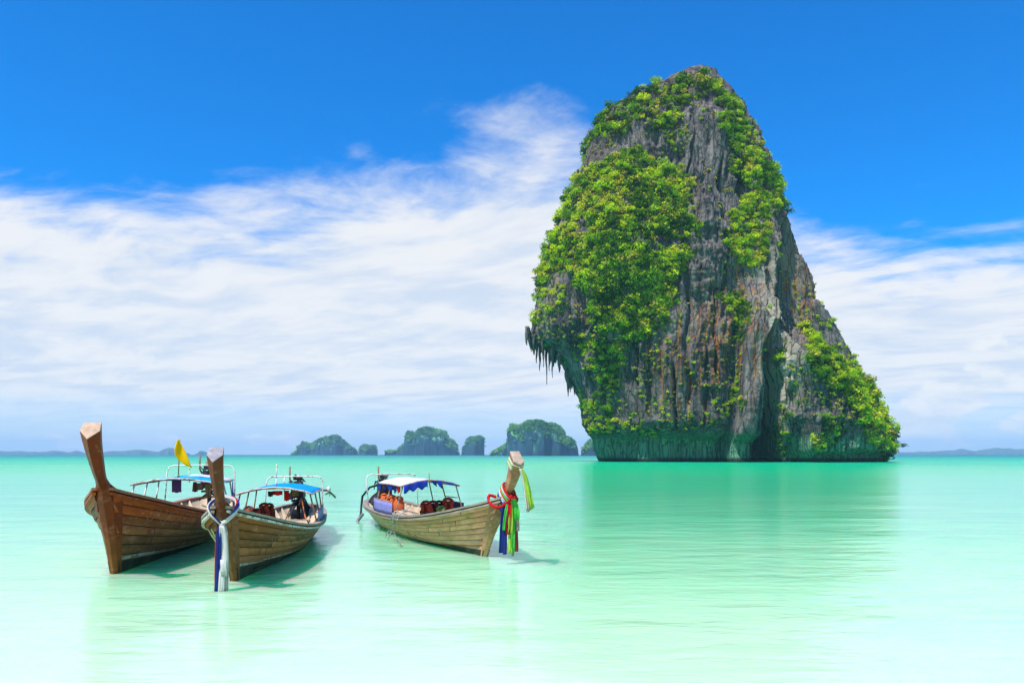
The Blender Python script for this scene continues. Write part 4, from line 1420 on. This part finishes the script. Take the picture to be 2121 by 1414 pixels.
def bundle(path, r, n, mats, parent, name, seed=0, tw=1.2):
    """several cords twisted round one path"""
    R_ = random.Random(seed)
    P = [Vector(p) for p in path]
    # resample smoothly
    L = len(P) - 1
    def cr(u):
        i_ = min(int(u), L - 1)
        f = u - i_
        p0, p1, p2, p3 = P[max(i_ - 1, 0)], P[i_], P[i_ + 1], P[min(i_ + 2, L)]
        return .5 * ((2 * p1) + (p2 - p0) * f + (2 * p0 - 5 * p1 + 4 * p2 - p3) * f * f + (3 * p1 - p0 - 3 * p2 + p3) * f ** 3)
    N_ = 22
    C = [cr(u * L / N_) for u in range(N_ + 1)]
    for q_ in range(n):
        pts_ = []
        for i_, p in enumerate(C):
            t = (C[min(i_ + 1, N_)] - C[max(i_ - 1, 0)]).normalized()
            u = t.cross(Vector((0, 0, 1)))
            u = u.normalized() if u.length > .05 else Vector((1, 0, 0))
            w_ = t.cross(u)
            an = 6.283 * q_ / n + tw * i_ / N_ * 6.283
            pts_.append(p + (u * math.cos(an) + w_ * math.sin(an)) * r * .62)
        MB().tube(pts_, r * .55, 6).build(name, mats[q_ % len(mats)], parent)


JK = {}


def life_jacket(P, rz, tilt, m_, label, group, sc=1.0, side=0.0):
    """foam life jacket: two front panels, back panel, collar, black belts"""
    key = m_.name
    if key not in JK:
        fr = [MB(True).sweep([[(sd * .055, -.02, z), (sd * .055, -.09, z), (sd * .2 * k, -.10, z), (sd * .23 * k, -.05, z), (sd * .20 * k, -.01, z)] for z, k in ((0, .80), (.03, 1), (.3, 1), (.42, .72), (.52, .62), (.55, .5))], smooth=True).mesh('front_panel') for sd in (-1, 1)]
        bk = MB(True).sweep([[(-.2 * k, .02, z), (.2 * k, .02, z), (.23 * k, .06, z), (.2 * k, .10, z), (-.2 * k, .10, z), (-.23 * k, .06, z)] for z, k in ((0, .85), (.03, 1), (.34, 1), (.5, .7), (.56, .55))], smooth=True).mesh('back_panel')
        cl = MB().tube([(-.13, -.06, .50), (-.15, .0, .56), (-.10, .07, .61), (0, .09, .63), (.10, .07, .61), (.15, 0, .56), (.13, -.06, .50)], .052, 7).mesh('collar')
        bt = MB().box((0, -.10, .12), (.44, .016, .035)).box((0, -.10, .30), (.44, .016, .035)).box((0, -.112, .12), (.06, .02, .05)).mesh('belt')
        for q_ in fr + [bk, cl]:
            q_.materials.append(m_)
        bt.materials.append(M['rubber'])
        JK[key] = fr + [bk, cl, bt]
    o = empty('life_jacket', P, rz, sc)
    o.rotation_euler = (tilt, side, rz)
    for q_ in JK[key]:
        c_ = bpy.data.objects.new(q_.name.split('.')[0], q_)
        COL.objects.link(c_)
        c_.parent = o
    tag(o, label, 'life jacket', group)
    return o


def hung_cloth(name, fn, m_, label, cat, nu=10, nv=8, extra=None, group=None, th=.008):
    o = MB().cloth(fn, nu, nv, th).build(name, m_)
    tag(o, label, cat, group)
    return o


def boat_root(label, px, py, th, s, mats=None):
    d = EYE * FPX / (py - HOR)
    th = RAD(th)
    bx = (px - 1060.5) / FPX * d
    bdir = Vector((math.sin(th), math.cos(th), 0))
    org = Vector((bx, d, 0)) + bdir * 10 * s
    root = empty('longtail_boat', org, math.atan2(-bdir.y, -bdir.x), s)
    tag(root, label, 'boat', 'long-tail boats on the shallow water')
    bpy.context.view_layer.update()
    mw = Matrix.Translation(org) @ Matrix.Rotation(root.rotation_euler.z, 4, 'Z') @ Matrix.Scale(s, 4)
    return root, mw


def world_tf(o, mw):
    """put a top-level thing that was modelled in a boat's frame into the world"""
    o.matrix_world = mw @ o.matrix_basis
    return o


E1 = wood_mat('tan_end_grain', (0.50, 0.33, 0.22), (0.5, .33, .22), 0, 1, .1, .6, .7, (8, 8, 8))
E2 = wood_mat('grey_end_grain', (0.30, 0.27, 0.29), (0.30, .27, .29), 0, 1, .1, .4, .7, (8, 8, 8))
E3 = wood_mat('pale_end_grain', (0.40, 0.29, 0.21), (0.40, .29, .21), 0, 1, .1, .3, .7, (8, 8, 8))
# ============ left boat: large, reddish brown, yellow flag
H1 = Hull(lean=2.4, rake=.62, bow=1.30, beam=1.05, stripe=.20, sheer=2.0)
W1 = wood_mat('red_brown_planks', (0.30, 0.052, 0.006), (0.36, 0.145, 0.055), 0.40, 0.95, .8, .6, .5, rust=.3, spec=.15)
S1 = wood_mat('varnished_stem', (0.19, 0.027, 0.004), (0.24, 0.065, 0.013), 0.2, 0.8, .1, .45, .45, (9, 9, .9), spec=.18)
B1, MW1 = boat_root('large red-brown wooden long-tail boat with a tall bare prow and cyan canopy', 237, 1187, -13, 1.15)
make_boat(H1, B1, W1, W1, S1, wood_mat('red_brown_rail', (0.32, 0.12, 0.05), (0.32, 0.12, .05), .1, .6, .2, .5, .5), W1, 1, 8, stem_top=2.03, stem_hw=.130, end_m=E1)
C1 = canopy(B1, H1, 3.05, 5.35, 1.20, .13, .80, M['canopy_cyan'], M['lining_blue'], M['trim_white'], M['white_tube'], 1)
arch_rail(B1, H1, 2.3, 1.55, .78, M['white_tube'], -.2)
engine(B1, H1, .85, .82, 4, True)
# ============ middle boat
H2 = Hull(rake=1.05, bow=1.27, beam=1.0, stripe=.24)
W2 = wood_mat('olive_brown_planks', (0.33, 0.092, 0.015), (0.31, 0.12, 0.04), 0.3, 0.9, 1.1, .65, .5, rust=.3, spec=.15)
S2 = wood_mat('dark_brown_stem', (0.14, 0.030, 0.008), (0.22, 0.085, 0.028), 0.3, 1.3, .1, .45, .45, (9, 9, .9), spec=.18)
B2, MW2 = boat_root('middle wooden long-tail boat with white-blue-red garland and bright blue canopy', 485, 1202, -9, 1.0)
make_boat(H2, B2, W2, W2, S2, M['grey_wood'], M['trim_white'], 2, 8, stem_top=1.98, stem_hw=.118, end_m=E2)
C2 = canopy(B2, H2, 3.2, 5.35, 1.22, .15, .76, M['canopy_blue'], M['lining_green'], M['trim_red'], M['rust_tube'], 2)
arch_rail(B2, H2, 2.0, 1.50, .72, M['white_tube'], -.25)
engine(B2, H2, .95, .78, 7)
# ============ right boat
H3 = Hull(lean=1.3, rake=1.15, bow=1.24, beam=1.0, stripe=.14, sheer=2.4)
W3 = wood_mat('yellowed_planks', (0.78, 0.28, 0.15), (0.82, 0.325, 0.19), 0.2, 0.8, .35, .35, .55, rust=1.0, spec=.15)
S3 = wood_mat('weathered_stem', (0.36, 0.15, 0.07), (0.56, 0.25, 0.13), 0.2, 1.0, .1, .5, .6, (9, 9, .9), spec=.18)
B3, MW3 = boat_root('pale yellowed wooden long-tail boat with white canopy, rust-stained planks and bright ribbons', 1005, 1151, -22.5, 1.0)
make_boat(H3, B3, W3, W3, S3, M['grey_wood'], M['grey_wood'], 3, 9, cap=True, stem_top=1.90, stem_hw=.105, end_m=E3)
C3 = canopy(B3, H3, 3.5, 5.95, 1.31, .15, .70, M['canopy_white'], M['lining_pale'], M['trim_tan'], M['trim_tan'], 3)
arch_rail(B3, H3, 2.1, 1.50, .76, M['white_tube'], -.25, False)
engine(B3, H3, .9, .75, 9)


# ------------------------------------------------------------------ things on the boats (modelled in the boat's frame)
def onboat(o, mw):
    bpy.context.view_layer.update()
    o.matrix_world = mw @ o.matrix_basis
    return o


def side_screen(root, H, x0, x1, sd, z0, z1, m_, rail_m, name='side_screen', y_out=.0):
    def P(a, b):
        x = x0 + (x1 - x0) * a
        y = sd * (H.w(H.tx(x), 1) - .03 + y_out)
        zz = max(z0, H.zs(H.tx(x)) + .045)
        return Vector((x, y + .012 * math.sin(a * 15) * (1 - b), zz + (z1 - zz) * b))
    o = MB().cloth(P, 12, 3, .012).build(name, m_, root)
    MB().tube([P(a / 8, 1) + Vector((0, 0, .012)) for a in range(9)], .014, 6).build('side_rail', rail_m, root)
    return o


def hang(x, y, z, wd, h, ang, fold=.02, taper=1.0, swing=0.0):
    """cloth hung by its upper edge; ang turns it about the vertical"""
    ca, sa = math.cos(ang), math.sin(ang)
    def fn(a, b):
        u = (a - .5) * wd * (1 + (taper - 1) * b)
        n_ = fold * math.sin(a * 11 + b * 1.3) * (.3 + .7 * b) + swing * b * b
        zz = z - h * b + .01 * math.sin(a * 9) * b
        return Vector((x + ca * u - sa * n_, y + sa * u + ca * n_, zz))
    return fn


PI2 = math.pi / 2

# ---- left boat
side_screen(B1, H1, 4.2, 5.3, -1, .60, .84, M['purple'], M['rust_tube'])
side_screen(B1, H1, 3.1, 3.7, 1, .62, .90, M['lavender'], M['steel'])
fp = C1(.98, .5)
flag = empty('flag', (fp.x - .35, 0, fp.z + .0))
MB().tube([(0, 0, 0), (.02, .015, .35), (.05, .04, .82)], .013, 6).blob((0, 0, .03), (.03, .03, .035)).build('pole', M['bamboo'], flag)
def flag_fn(a, b):
    # a limp pennant: narrow at the hoist top, belly in the middle, tail swung to the right
    zt = .82 - .54 * a
    wd = .02 + .23 * math.sin(a * 2.45) ** 1.1
    off = -.05 + .02 * a + .19 * a * a * a
    u = off * 1.0 + wd * (b - .35)
    return Vector((.11 + .03 * math.sin(b * 5 + a * 4), .04 * zt / .8 + u + .02, zt - .07 * b * a))
MB().cloth(flag_fn, 14, 8, .006).build('flag_cloth', M['yellow'], flag)
tag(flag, 'small yellow flag on a thin pole above the left boat canopy', 'flag')
onboat(flag, MW1)
for args in (
    ('towel', hang(4.7, -.10, 1.26, .20, .27, PI2, .02), M['purple'], 'purple towel hung below the left boat canopy, under the flag', 'towel'),
    ('bag', hang(4.7, .28, 1.22, .07, .22, PI2 + .3, .03, 1.6), M['brown_cloth'], 'small brown cloth bag dangling from the left boat canopy', 'bag'),
    ('shirt', hang(4.6, .54, 1.18, .15, .32, PI2 - .2, .045, .8), M['beige_cloth'], 'beige shirt hung under the cyan canopy of the left boat', 'shirt'),
    ('cloth', hang(4.45, .66, 1.16, .10, .19, PI2, .03), M['maroon_cloth'], 'maroon cloth beside the beige shirt under the left boat canopy', 'cloth'),
    ('towel', hang(3.35, .905, 1.17, .24, .30, .15, .02), M['lavender'], 'lavender towel over the stern corner of the left boat canopy, behind the middle prow', 'towel'),
):
    onboat(hung_cloth(*args), MW1)
# second, lilac sheet laid over the stern end of the canopy
onboat(hung_cloth('canopy_sheet', lambda a, b: C1(.02 + .40 * a, .45 + .57 * b, .022), M['canopy_white'], 'pale lilac sheet laid over the stern end of the cyan canopy', 'sheet'), MW1)
bk = empty('bucket', (4.6, .60, .40))
MB().tube([(0, 0, 0), (0, 0, .17)], [.075, .085], 12).build('body', M['olive'], bk)
MB().tube([(0, 0, .165), (0, 0, .20)], .09, 12).build('lid', M['lid_green'], bk)
MB().tube([(-.08, 0, .15), (-.07, 0, .26), (0, 0, .31), (.07, 0, .26), (.08, 0, .15)], .008, 5).build('handle', M['black'], bk)
tag(bk, 'olive bucket with green lid on the deck of the left boat', 'bucket')
onboat(bk, MW1)
MB().box((4.6, .60, .39), (.3, .3, .02)).build('thwart_step', M['pale_wood'], B1)
hs = MB().tube([(4.2 + .2 * math.cos(a * .5) - .1, .50 + .02 * a, .52 + .13 * math.sin(a * .5)) for a in range(14)] + [(3.6, .7, .62), (3.0, .72, .55)], .016, 6).build('hose', M['orange_hose'])
tag(hs, 'orange hose coiled beside the bucket in the left boat', 'hose')
onboat(hs, MW1)
# ---- middle boat
side_screen(B2, H2, 3.25, 5.25, 1, .5, .82, M['panel_blue'], M['rust_tube'], 'side_panel')
pole = MB().tube([(5.2, 0, 1.34), (5.2, .0, 1.55)], .017, 6).tube([(5.2, 0, 1.53), (5.21, .01, 1.88)], .013, 6).build('antenna_pole', M['white_tube'], B2)
MB().tube([(4.4, -.62, .24), (4.38, -.60, .60), (4.2, -.50, .78), (3.9, -.42, .80), (3.7, -.40, .80)], .026, 8).build('grab_rail', M['white_tube'], B2)
MB().tube([(1.1, .1, .95), (1.5, .2, .62), (2.4, .34, .45), (3.0, .5, .32)], .018, 6).build('fuel_hose', M['orange_hose'], B2)
MB().tube([(1.1, -.05, .95), (1.6, -.15, .6), (2.6, -.2, .24), (4.2, .1, .235)], .014, 6).build('water_hose', M['rubber'], B2)
sh = MB().tube([(.75, .05, 1.10), (.45, .78, 1.06)], .030, 8).build('propeller_shaft', M['rust_tube'], B2)
MB().blob((.44, .80, 1.09), (.06, .06, .09)).build('shaft_float', M['float'], sh)
pr = MB()
for q_ in range(3):
    an = q_ * 2.094 + .4
    pr.cloth(lambda a, b: Vector((.41 + .05 * math.sin(b * 2 - 1), .84 + .03 * (b - .5) + math.cos(an) * a * .05, 1.02)) + Vector((math.sin(an) * a * .07, math.cos(an) * a * .12, -a * .16 * abs(math.cos(an * .5)) - .02)) + Vector((.05 * (b - .5), 0, .05 * (b - .5))), 4, 2, .012)
pr.build('propeller', M['propeller'], sh)
for args in (
    ('bag', hang(5.15, .02, 1.27, .22, .10, PI2, .03), M['red'], 'bunched red bag tucked under the front of the bright blue canopy', 'bag'),
    ('cloth', hang(5.0, .20, 1.27, .11, .24, PI2 + .2, .02), M['red'], 'narrow red cloth hanging below the bright blue canopy', 'cloth'),
    ('cap', hang(5.15, -.14, 1.26, .11, .12, PI2, .03), M['tarp_black'], 'dark cap hung beside the red bag under the bright blue canopy', 'cap'),
    ('net_bag', hang(4.9, .36, 1.24, .18, .10, PI2, .03), M['olive'], 'dark net bag hung right of the red cloth in the middle boat', 'net bag'),
):
    onboat(hung_cloth(*args), MW2)
JL2 = ['foremost life jacket of the leaning row in the middle boat', 'pale-topped second life jacket from the bow in the middle boat', 'dark maroon third life jacket in the row of the middle boat',
       'fourth life jacket of the row, mid canopy of the middle boat', 'dark maroon fifth life jacket in the middle boat', 'tallest life jacket, hung on the rear left post of the middle boat', 'sternmost life jacket of the row in the middle boat']
for q_, (x, y, z, rz, tl, k) in enumerate(((5.6, -.72, .44, 1.9, -.25, 'jacket_dark'), (5.45, -.66, .50, 1.2, -.1, 'jacket_red'), (5.3, -.58, .56, 1.5, .2, 'jacket_dark'), (5.1, -.50, .50, 1.0, -.15, 'jacket_red'),
                                          (4.9, -.45, .46, 2.1, .1, 'jacket_dark'), (4.8, -.34, .60, 1.3, 0, 'jacket_red'), (4.65, -.24, .58, 1.6, .15, 'jacket_dark'))):
    onboat(life_jacket((x, y, z - .02), rz, tl, M[k], JL2[q_], 'life jackets in the middle boat', .60), MW2)

# ---- garland of the middle boat
ga = empty('garland', (10.98, .01, 1.04))
WB = [M['white_cloth'], M['white_cloth'], M['navy'], M['white_cloth'], M['red']]
off = Vector((10.98, .01, 1.04))
lf = [Vector(p) - off for p in ((10.72, -.02, 1.42), (10.80, -.15, 1.38), (10.95, -.19, 1.29), (11.02, -.13, 1.17), (11.0, -.05, 1.08), (10.98, .0, 1.04))]
rt = [Vector(p) - off for p in ((10.72, .0, 1.44), (10.82, .17, 1.40), (10.97, .235, 1.32), (11.04, .20, 1.20), (11.02, .09, 1.09), (10.98, .01, 1.04))]
bundle(lf, .026, 4, [M['white_cloth'], M['white_cloth'], M['navy'], M['white_cloth']], ga, 'cord', 1, .5)
bundle(rt, .029, 5, [M['white_cloth'], M['white_cloth'], M['blue'], M['red'], M['white_cloth']], ga, 'cord', 2, .5)
MB().blob((0, 0, -.03), (.038, .042, .045), 10, 8).build('knot', M['white_cloth'], ga)
for q_, (y, w_, ln, k, dx) in enumerate(((-.075, .05, 1.06, 'red', -.03), (-.055, .075, 1.08, 'navy', .0), (-.03, .06, 1.10, 'navy', .02), (.0, .06, 1.10, 'white_cloth', .03), (.03, .06, 1.09, 'white_cloth', .035),
                                         (.055, .055, 1.10, 'white_cloth', .01), (.075, .05, 1.07, 'white_cloth', -.01), (.05, .09, .55, 'white_cloth', .05))):
    ribbon([(dx, y * .35, -.03), (dx * 1.3, y * .8, -.16), (dx * 1.4, y * 1.05, -.45), (dx * 1.2, y * 1.1 - .012, -.8), (dx, y * 1.05 - .02, -ln)], w_, (.25, 1, 0), 2.2, M[k], 'ribbon', ga, .010, q_)
tag(ga, 'knotted white, blue and red garland on the middle prow, tassels reaching the water', 'garland')
onboat(ga, MW2)

# ---- right boat
side_screen(B3, H3, 3.6, 5.85, -1, .5, .88, M['lavender'], M['trim_tan'], y_out=.03)
side_screen(B3, H3, 4.8, 5.9, 1, .5, .82, M['purple'], M['trim_tan'])
MB().tube([(4.8, .80, .96), (5.9, .76, .98)], .013, 6).build('side_rail', M['trim_tan'], B3)
JL3 = ['leftmost of the red life jackets hung at the front of the white canopy', 'red life jacket between the leftmost one and the green one in the right boat', 'green patterned life jacket in the right boat',
       'large dark red life jacket beside the purple screen of the right boat', 'maroon life jacket behind the green one in the right boat']
for q_, (x, y, z, rz, tl, k, sc) in enumerate(((5.65, .02, .42, .9, .25, 'jacket_red', .95), (5.60, .20, .42, 1.3, .1, 'jacket_dark', .92), (5.75, .36, .36, 1.2, .15, 'jacket_green', .80), (5.65, .58, .42, 1.35, .12, 'jacket_red', 1.05), (5.40, .42, .42, 1.7, .1, 'jacket_dark', .9))):
    onboat(life_jacket((x, y, z), rz, tl, M[k], JL3[q_], 'life jackets in the right boat', sc * .78), MW3)
JO = ['orange life jacket nearest the stern behind the lavender screen', 'second orange life jacket from the stern behind the lavender screen', 'orange life jacket in the middle behind the lavender screen', 'orange life jacket nearest the ladder behind the lavender screen']
for q_ in range(4):
    onboat(life_jacket((3.75 + q_ * .5, -.66 + .03 * (q_ % 2), .60), -1.5 + .4 * (q_ % 3 - 1), .1, M['jacket_orange'], JO[q_], 'orange life jackets behind the lavender screen', .62), MW3)
# bunting and cloths hung from the canopy edge
BN = [('blue', .05, .20, .20, 'blue bunting cloth nearest the stern of the white canopy'), ('navy', .30, .15, .18, 'navy bunting cloth, second from the stern of the white canopy'), ('blue', .52, .32, .17, 'wide blue bunting cloth along the near edge of the white canopy'),
      ('navy', .72, .16, .19, 'navy bunting cloth left of the red one on the white canopy'), ('red', .86, .20, .17, 'red bunting cloth under the near edge of the white canopy')]
for k, a_, wd, h, lab in BN:
    p = C3(a_, .02)
    def fn(a, b, p=p, wd=wd, h=h):
        return Vector((p.x + (a - .5) * wd * 2.0 * (1 - .35 * b), p.y - .012 + .02 * math.sin(a * 8) * b, p.z - .02 - h * b * (.75 + .35 * math.sin(a * 3.1))))
    onboat(hung_cloth('bunting', fn, M[k], lab, 'bunting', group='bunting cloths of the white canopy'), MW3)
def skirt(a, b):
    p = C3(1.0, .04 + .40 * a)
    return p + Vector((.02 + .015 * math.sin(a * 14), 0, -.015 - b * (.15 + .07 * math.sin(a * 9 + 1) ** 2)))
onboat(hung_cloth('valance', skirt, M['blue'], 'bright blue valance along the front arch of the white canopy', 'valance', 16, 4), MW3)
def skirt2(a, b):
    p = C3(1.0, .56 + .40 * a)
    return p + Vector((.02, 0, -.012 - b * (.045 + .015 * math.sin(a * 12))))
onboat(hung_cloth('valance', skirt2, M['blue'], 'narrow blue edging along the far half of the white canopy front', 'valance', 14, 3), MW3)
for b_, k, wd, h, lab in ((.54, 'navy', .13, .14, 'navy bunting cloth right of the crown of the white canopy'), (.63, 'blue', .13, .19, 'pointed blue bunting cloth right of the navy one on the front arch')):
    p = C3(1.0, b_)
    onboat(hung_cloth('bunting', lambda a, b: Vector((p.x + .03, p.y + (a - .5) * wd * (1 - .3 * b) + .05 * b, p.z - .02 - h * b * (.7 + .4 * a))), M[k], lab, 'bunting', group='bunting cloths of the white canopy'), MW3)
MB().tube([(5.9, 0, 1.44), (5.9, 0, 1.62)], .011, 5).build('pole_stub', M['trim_tan'], B3)
# engine hoses, tarpaulin and trailing gear at the stern of the right boat
MB().tube([(.75, -.12, 1.15), (.35, -.35, 1.05), (.02, -.52, .75), (.0, -.55, .45), (.25, -.62, .22), (.55, -.70, .12)], .035, 8).build('exhaust_hose', M['rubber'], B3)
MB().cloth(lambda a, b: Vector((.35 + .9 * a, -.40 + .8 * b, 1.0 - .42 * abs(b * 2 - 1) ** 1.3 - .25 * a + .03 * math.sin(a * 9 + b * 13))), 12, 12, .02).build('engine_cover', M['tarp_black'], B3)
MB().cloth(lambda a, b: Vector((.40 + .7 * a, -.26 + .52 * b, .94 - .36 * abs(b * 2 - 1) ** 1.3 - .25 * a + .03 * math.sin(a * 9 + b * 11))), 12, 12, .02).build('engine_cover', M['tarp_black'], B2)
MB().tube([(.3, -.58, .18), (.9, -.86, .02), (1.3, -.93, -.08)], [.06, .05, .03], 8).build('propeller_shaft', M['steel'], B3)
# folding boarding ladder over the near gunwale
LX = 6.6
ld = empty('ladder', (LX, 0, 0))
def hullpt(x, z, off):
    p = H3.q(x, z, -1, off)
    return Vector((p.x - LX, p.y, p.z))
gz = H3.zs(H3.tx(LX))
yg = -H3.w(H3.tx(LX), 1)
def LP(dx, dy, z):
    return Vector((dx, yg + dy, z))
for dx in (-.30, -.10, .10, .30):
    MB().tube([LP(dx + .05, .42, gz + .03), LP(dx + .05, .36, gz + .12), LP(dx + .04, .12, gz + .17), LP(dx + .02, -.04, gz + .14), LP(dx, -.11, gz + .04), LP(dx - .12, -.13, gz - .14), LP(dx - .24, -.14, .20)], .010, 6).build('rail', M['steel'], ld)
MB().tube([LP(-.56, -.14, .21), LP(.08, -.14, .21)], .010, 6).build('rung', M['steel'], ld)
MB().tube([LP(-.34, -.125, gz - .02), LP(.32, -.12, gz - .02)], .010, 6).build('rung', M['steel'], ld)
MB().tube([LP(-.54, -.15, .21), LP(-.70, -.20, .0), LP(-.72, -.22, -.10), LP(-.62, -.24, -.14), LP(-.46, -.24, -.13), LP(-.40, -.22, -.06), LP(-.20, -.16, .21)], .010, 6).build('lower_frame', M['steel'], ld)
for k_ in (0, 1):
    MB().tube([LP(.05 - .1 * k_, -.14, .21 - .04 * k_), LP(.45, -.20, .15 - .05 * k_), LP(1.15 - .12 * k_, -.24, .10 - .03 * k_), LP(1.35 - .15 * k_, -.27, .05 - .02 * k_), LP(1.25 - .15 * k_, -.30, .0), LP(.50, -.28, -.03), LP(-.45 + .1 * k_, -.24, -.10 + .03 * k_)], .010, 6).build('folding_frame', M['steel'], ld)
tag(ld, 'folding steel boarding ladder hooked over the side of the pale right boat', 'ladder')
onboat(ld, MW3)
# ---- ribbons on the right prow
def stem_ring(z, tilt, r, m_, par, hw=.09, dp=.28, name='ribbon_wrap'):
    xf = H3.xend(H3.bow) + .07 + (z - H3.bow) * H3.rake / H3.bow * 1.4
    pts_ = []
    for q_ in range(16):
        an = 6.283 * q_ / 16
        lx = math.cos(an)
        pts_.append(Vector((xf - dp * .5 + dp * .58 * math.copysign(abs(lx) ** .7, lx), hw * 1.05 * math.copysign(abs(math.sin(an)) ** .7, math.sin(an)), z + tilt * (-lx) * .5 - .16 * lx * .5)) - G0)
    MB().tube(pts_, r, 6, closed=True).build(name, m_, par)
G0 = Vector((11.15, 0, 1.2))
gr = empty('garland', G0)
for q_, (z, k) in enumerate(((1.20, 'navy'), (1.245, 'blue'), (1.29, 'lime'), (1.335, 'navy'), (1.375, 'blue'), (1.415, 'white_cloth'), (1.455, 'white_cloth'), (1.495, 'red'), (1.53, 'green'), (1.57, 'white_cloth'), (1.61, 'red'))):
    stem_ring(1.12 + (z - 1.20) * .72, .10 + .03 * (q_ % 3), .022, M[k], gr)
sw = [Vector(p) - G0 for p in ((11.42, .05, 1.34), (11.34, .15, 1.24), (11.15, .17, 1.16), (10.95, .12, 1.20), (10.82, -.06, 1.26), (10.76, -.20, 1.30), (10.82, -.23, 1.20), (11.0, -.21, 1.10), (11.22, -.16, 1.09), (11.40, -.05, 1.20), (11.43, .0, 1.33))]
bundle(sw, .028, 6, [M['red']], gr, 'red_swag', 4, 1.5)
for q_, (y, x, w_, z0, z1, k) in enumerate(((-.13, 11.18, .10, 1.15, .22, 'navy'), (-.09, 11.24, .07, 1.16, .20, 'navy'), (-.12, 11.28, .05, 1.15, .66, 'green'), (-.05, 11.30, .07, 1.18, .58, 'red'), (-.01, 11.30, .09, 1.2, .60, 'lime'),
                                            (.0, 11.26, .07, 1.18, .22, 'lime'), (.05, 11.27, .07, 1.18, .24, 'green'), (.10, 11.33, .10, 1.22, .86, 'green'), (.13, 11.28, .08, 1.15, .64, 'taupe'), (.13, 11.22, .08, 1.1, .24, 'rose'), (.08, 11.18, .05, 1.1, .15, 'taupe'))):
    ribbon([Vector(p) - G0 for p in ((x + .1, y * .4, z0 + .06), (x + .11, y * .8, z0 - .08), (x + .10, y, (z0 + z1) / 2), (x + .10, y * 1.08, z1 + .1), (x + .09, y * 1.1, z1))], w_, (.3, 1, 0), 2.0, M[k], 'ribbon', gr, .010, 20 + q_)
tag(gr, 'bright garland with red swag and hanging ribbons round the prow neck of the right boat', 'garland')
onboat(gr, MW3)
# tassel and rope bands at the very top of the right prow
ztop = 1.90
xt = H3.xend(H3.bow) + .05 + (ztop - H3.bow) * H3.rake / H3.bow * .8 * H3.lean
T0 = Vector((xt, 0, ztop))
ts_ = empty('tassel', T0)
for dz, k in ((-.03, 'white_cloth'), (-.065, 'lime'), (-.10, 'white_cloth'), (-.13, 'trim_tan')):
    lean_ = Vector((.63, 0, 1)).normalized()
    bk_ = Vector((-lean_.z, 0, lean_.x))
    pts_ = []
    f0 = Vector((dz * .9, 0, dz * 1.0 + .0))
    for du, v in ((-.012, 0), (.07, .112), (.32, .100), (.335, 0), (.32, -.100), (.07, -.112)):
        pts_.append(f0 + bk_ * du + Vector((0, v, 0)))
    MB().tube(pts_, .016, 6, closed=True).build('rope_band', M[k], ts_)
for q_, (dy, w_, ln, k) in enumerate(((.0, .05, .84, 'taupe'), (-.01, .05, .86, 'white_cloth'), (.03, .06, .82, 'lime'), (.05, .06, .80, 'lime'), (.07, .05, .78, 'lime'))):
    ribbon([(.0, .01 + dy * .3, -.06), (.03, .05 + dy * .7, -.25 * ln), (.05, .10 + dy, -.6 * ln), (.06, .15 + dy * 1.3, -ln)], w_, (.5, 1, 0), 1.6, M[k], 'strand', ts_, .010, 40 + q_)
tag(ts_, 'lime and white tassel blowing from the very top of the right prow', 'tassel')
onboat(ts_, MW3)


# faded painted scrolls on the upper strakes of the left and middle boats
def scrolls(root, H, t0, t1, n, v, sd, sz):
    for q_ in range(n):
        t = t0 + (t1 - t0) * q_ / max(1, n - 1)
        def P(u, w_):
            tt = t + u * sz * .08
            vv = v + w_ * sz
            return H.p(tt, vv, sd) + H.n(tt, vv, sd) * .032
        pts_ = [P(-.5 + .1 * math.cos(a_ * .6), .1 * math.sin(a_ * .6) + .1) if False else P(-.55 + a_ * .11, .16 * math.sin(a_ * .62)) for a_ in range(11)]
        MB().tube(pts_, .006, 5).build('painted_scroll', M['mark'], root)


scrolls(B1, H1, .90, .62, 8, .84, 1, .5)
scrolls(B2, H2, .84, .66, 4, .74, 1, .45)
for q_, (t, v) in enumerate(((.93, .80), (.90, .74), (.885, .83), (.87, .70), (.855, .78), (.84, .66))):
    def P(u, w_):
        return H2.p(t + u * .016, v + w_ * .10, -1) + H2.n(t, v, -1) * .032
    MB().tube([P(-.4, -.5), P(-.35, .5)], .008, 5).tube([P(-.35, .1), P(.1, .5), P(.3, .2), P(.1, -.1), P(.35, -.5)], .008, 5).build('painted_letter', M['letter'], B2)
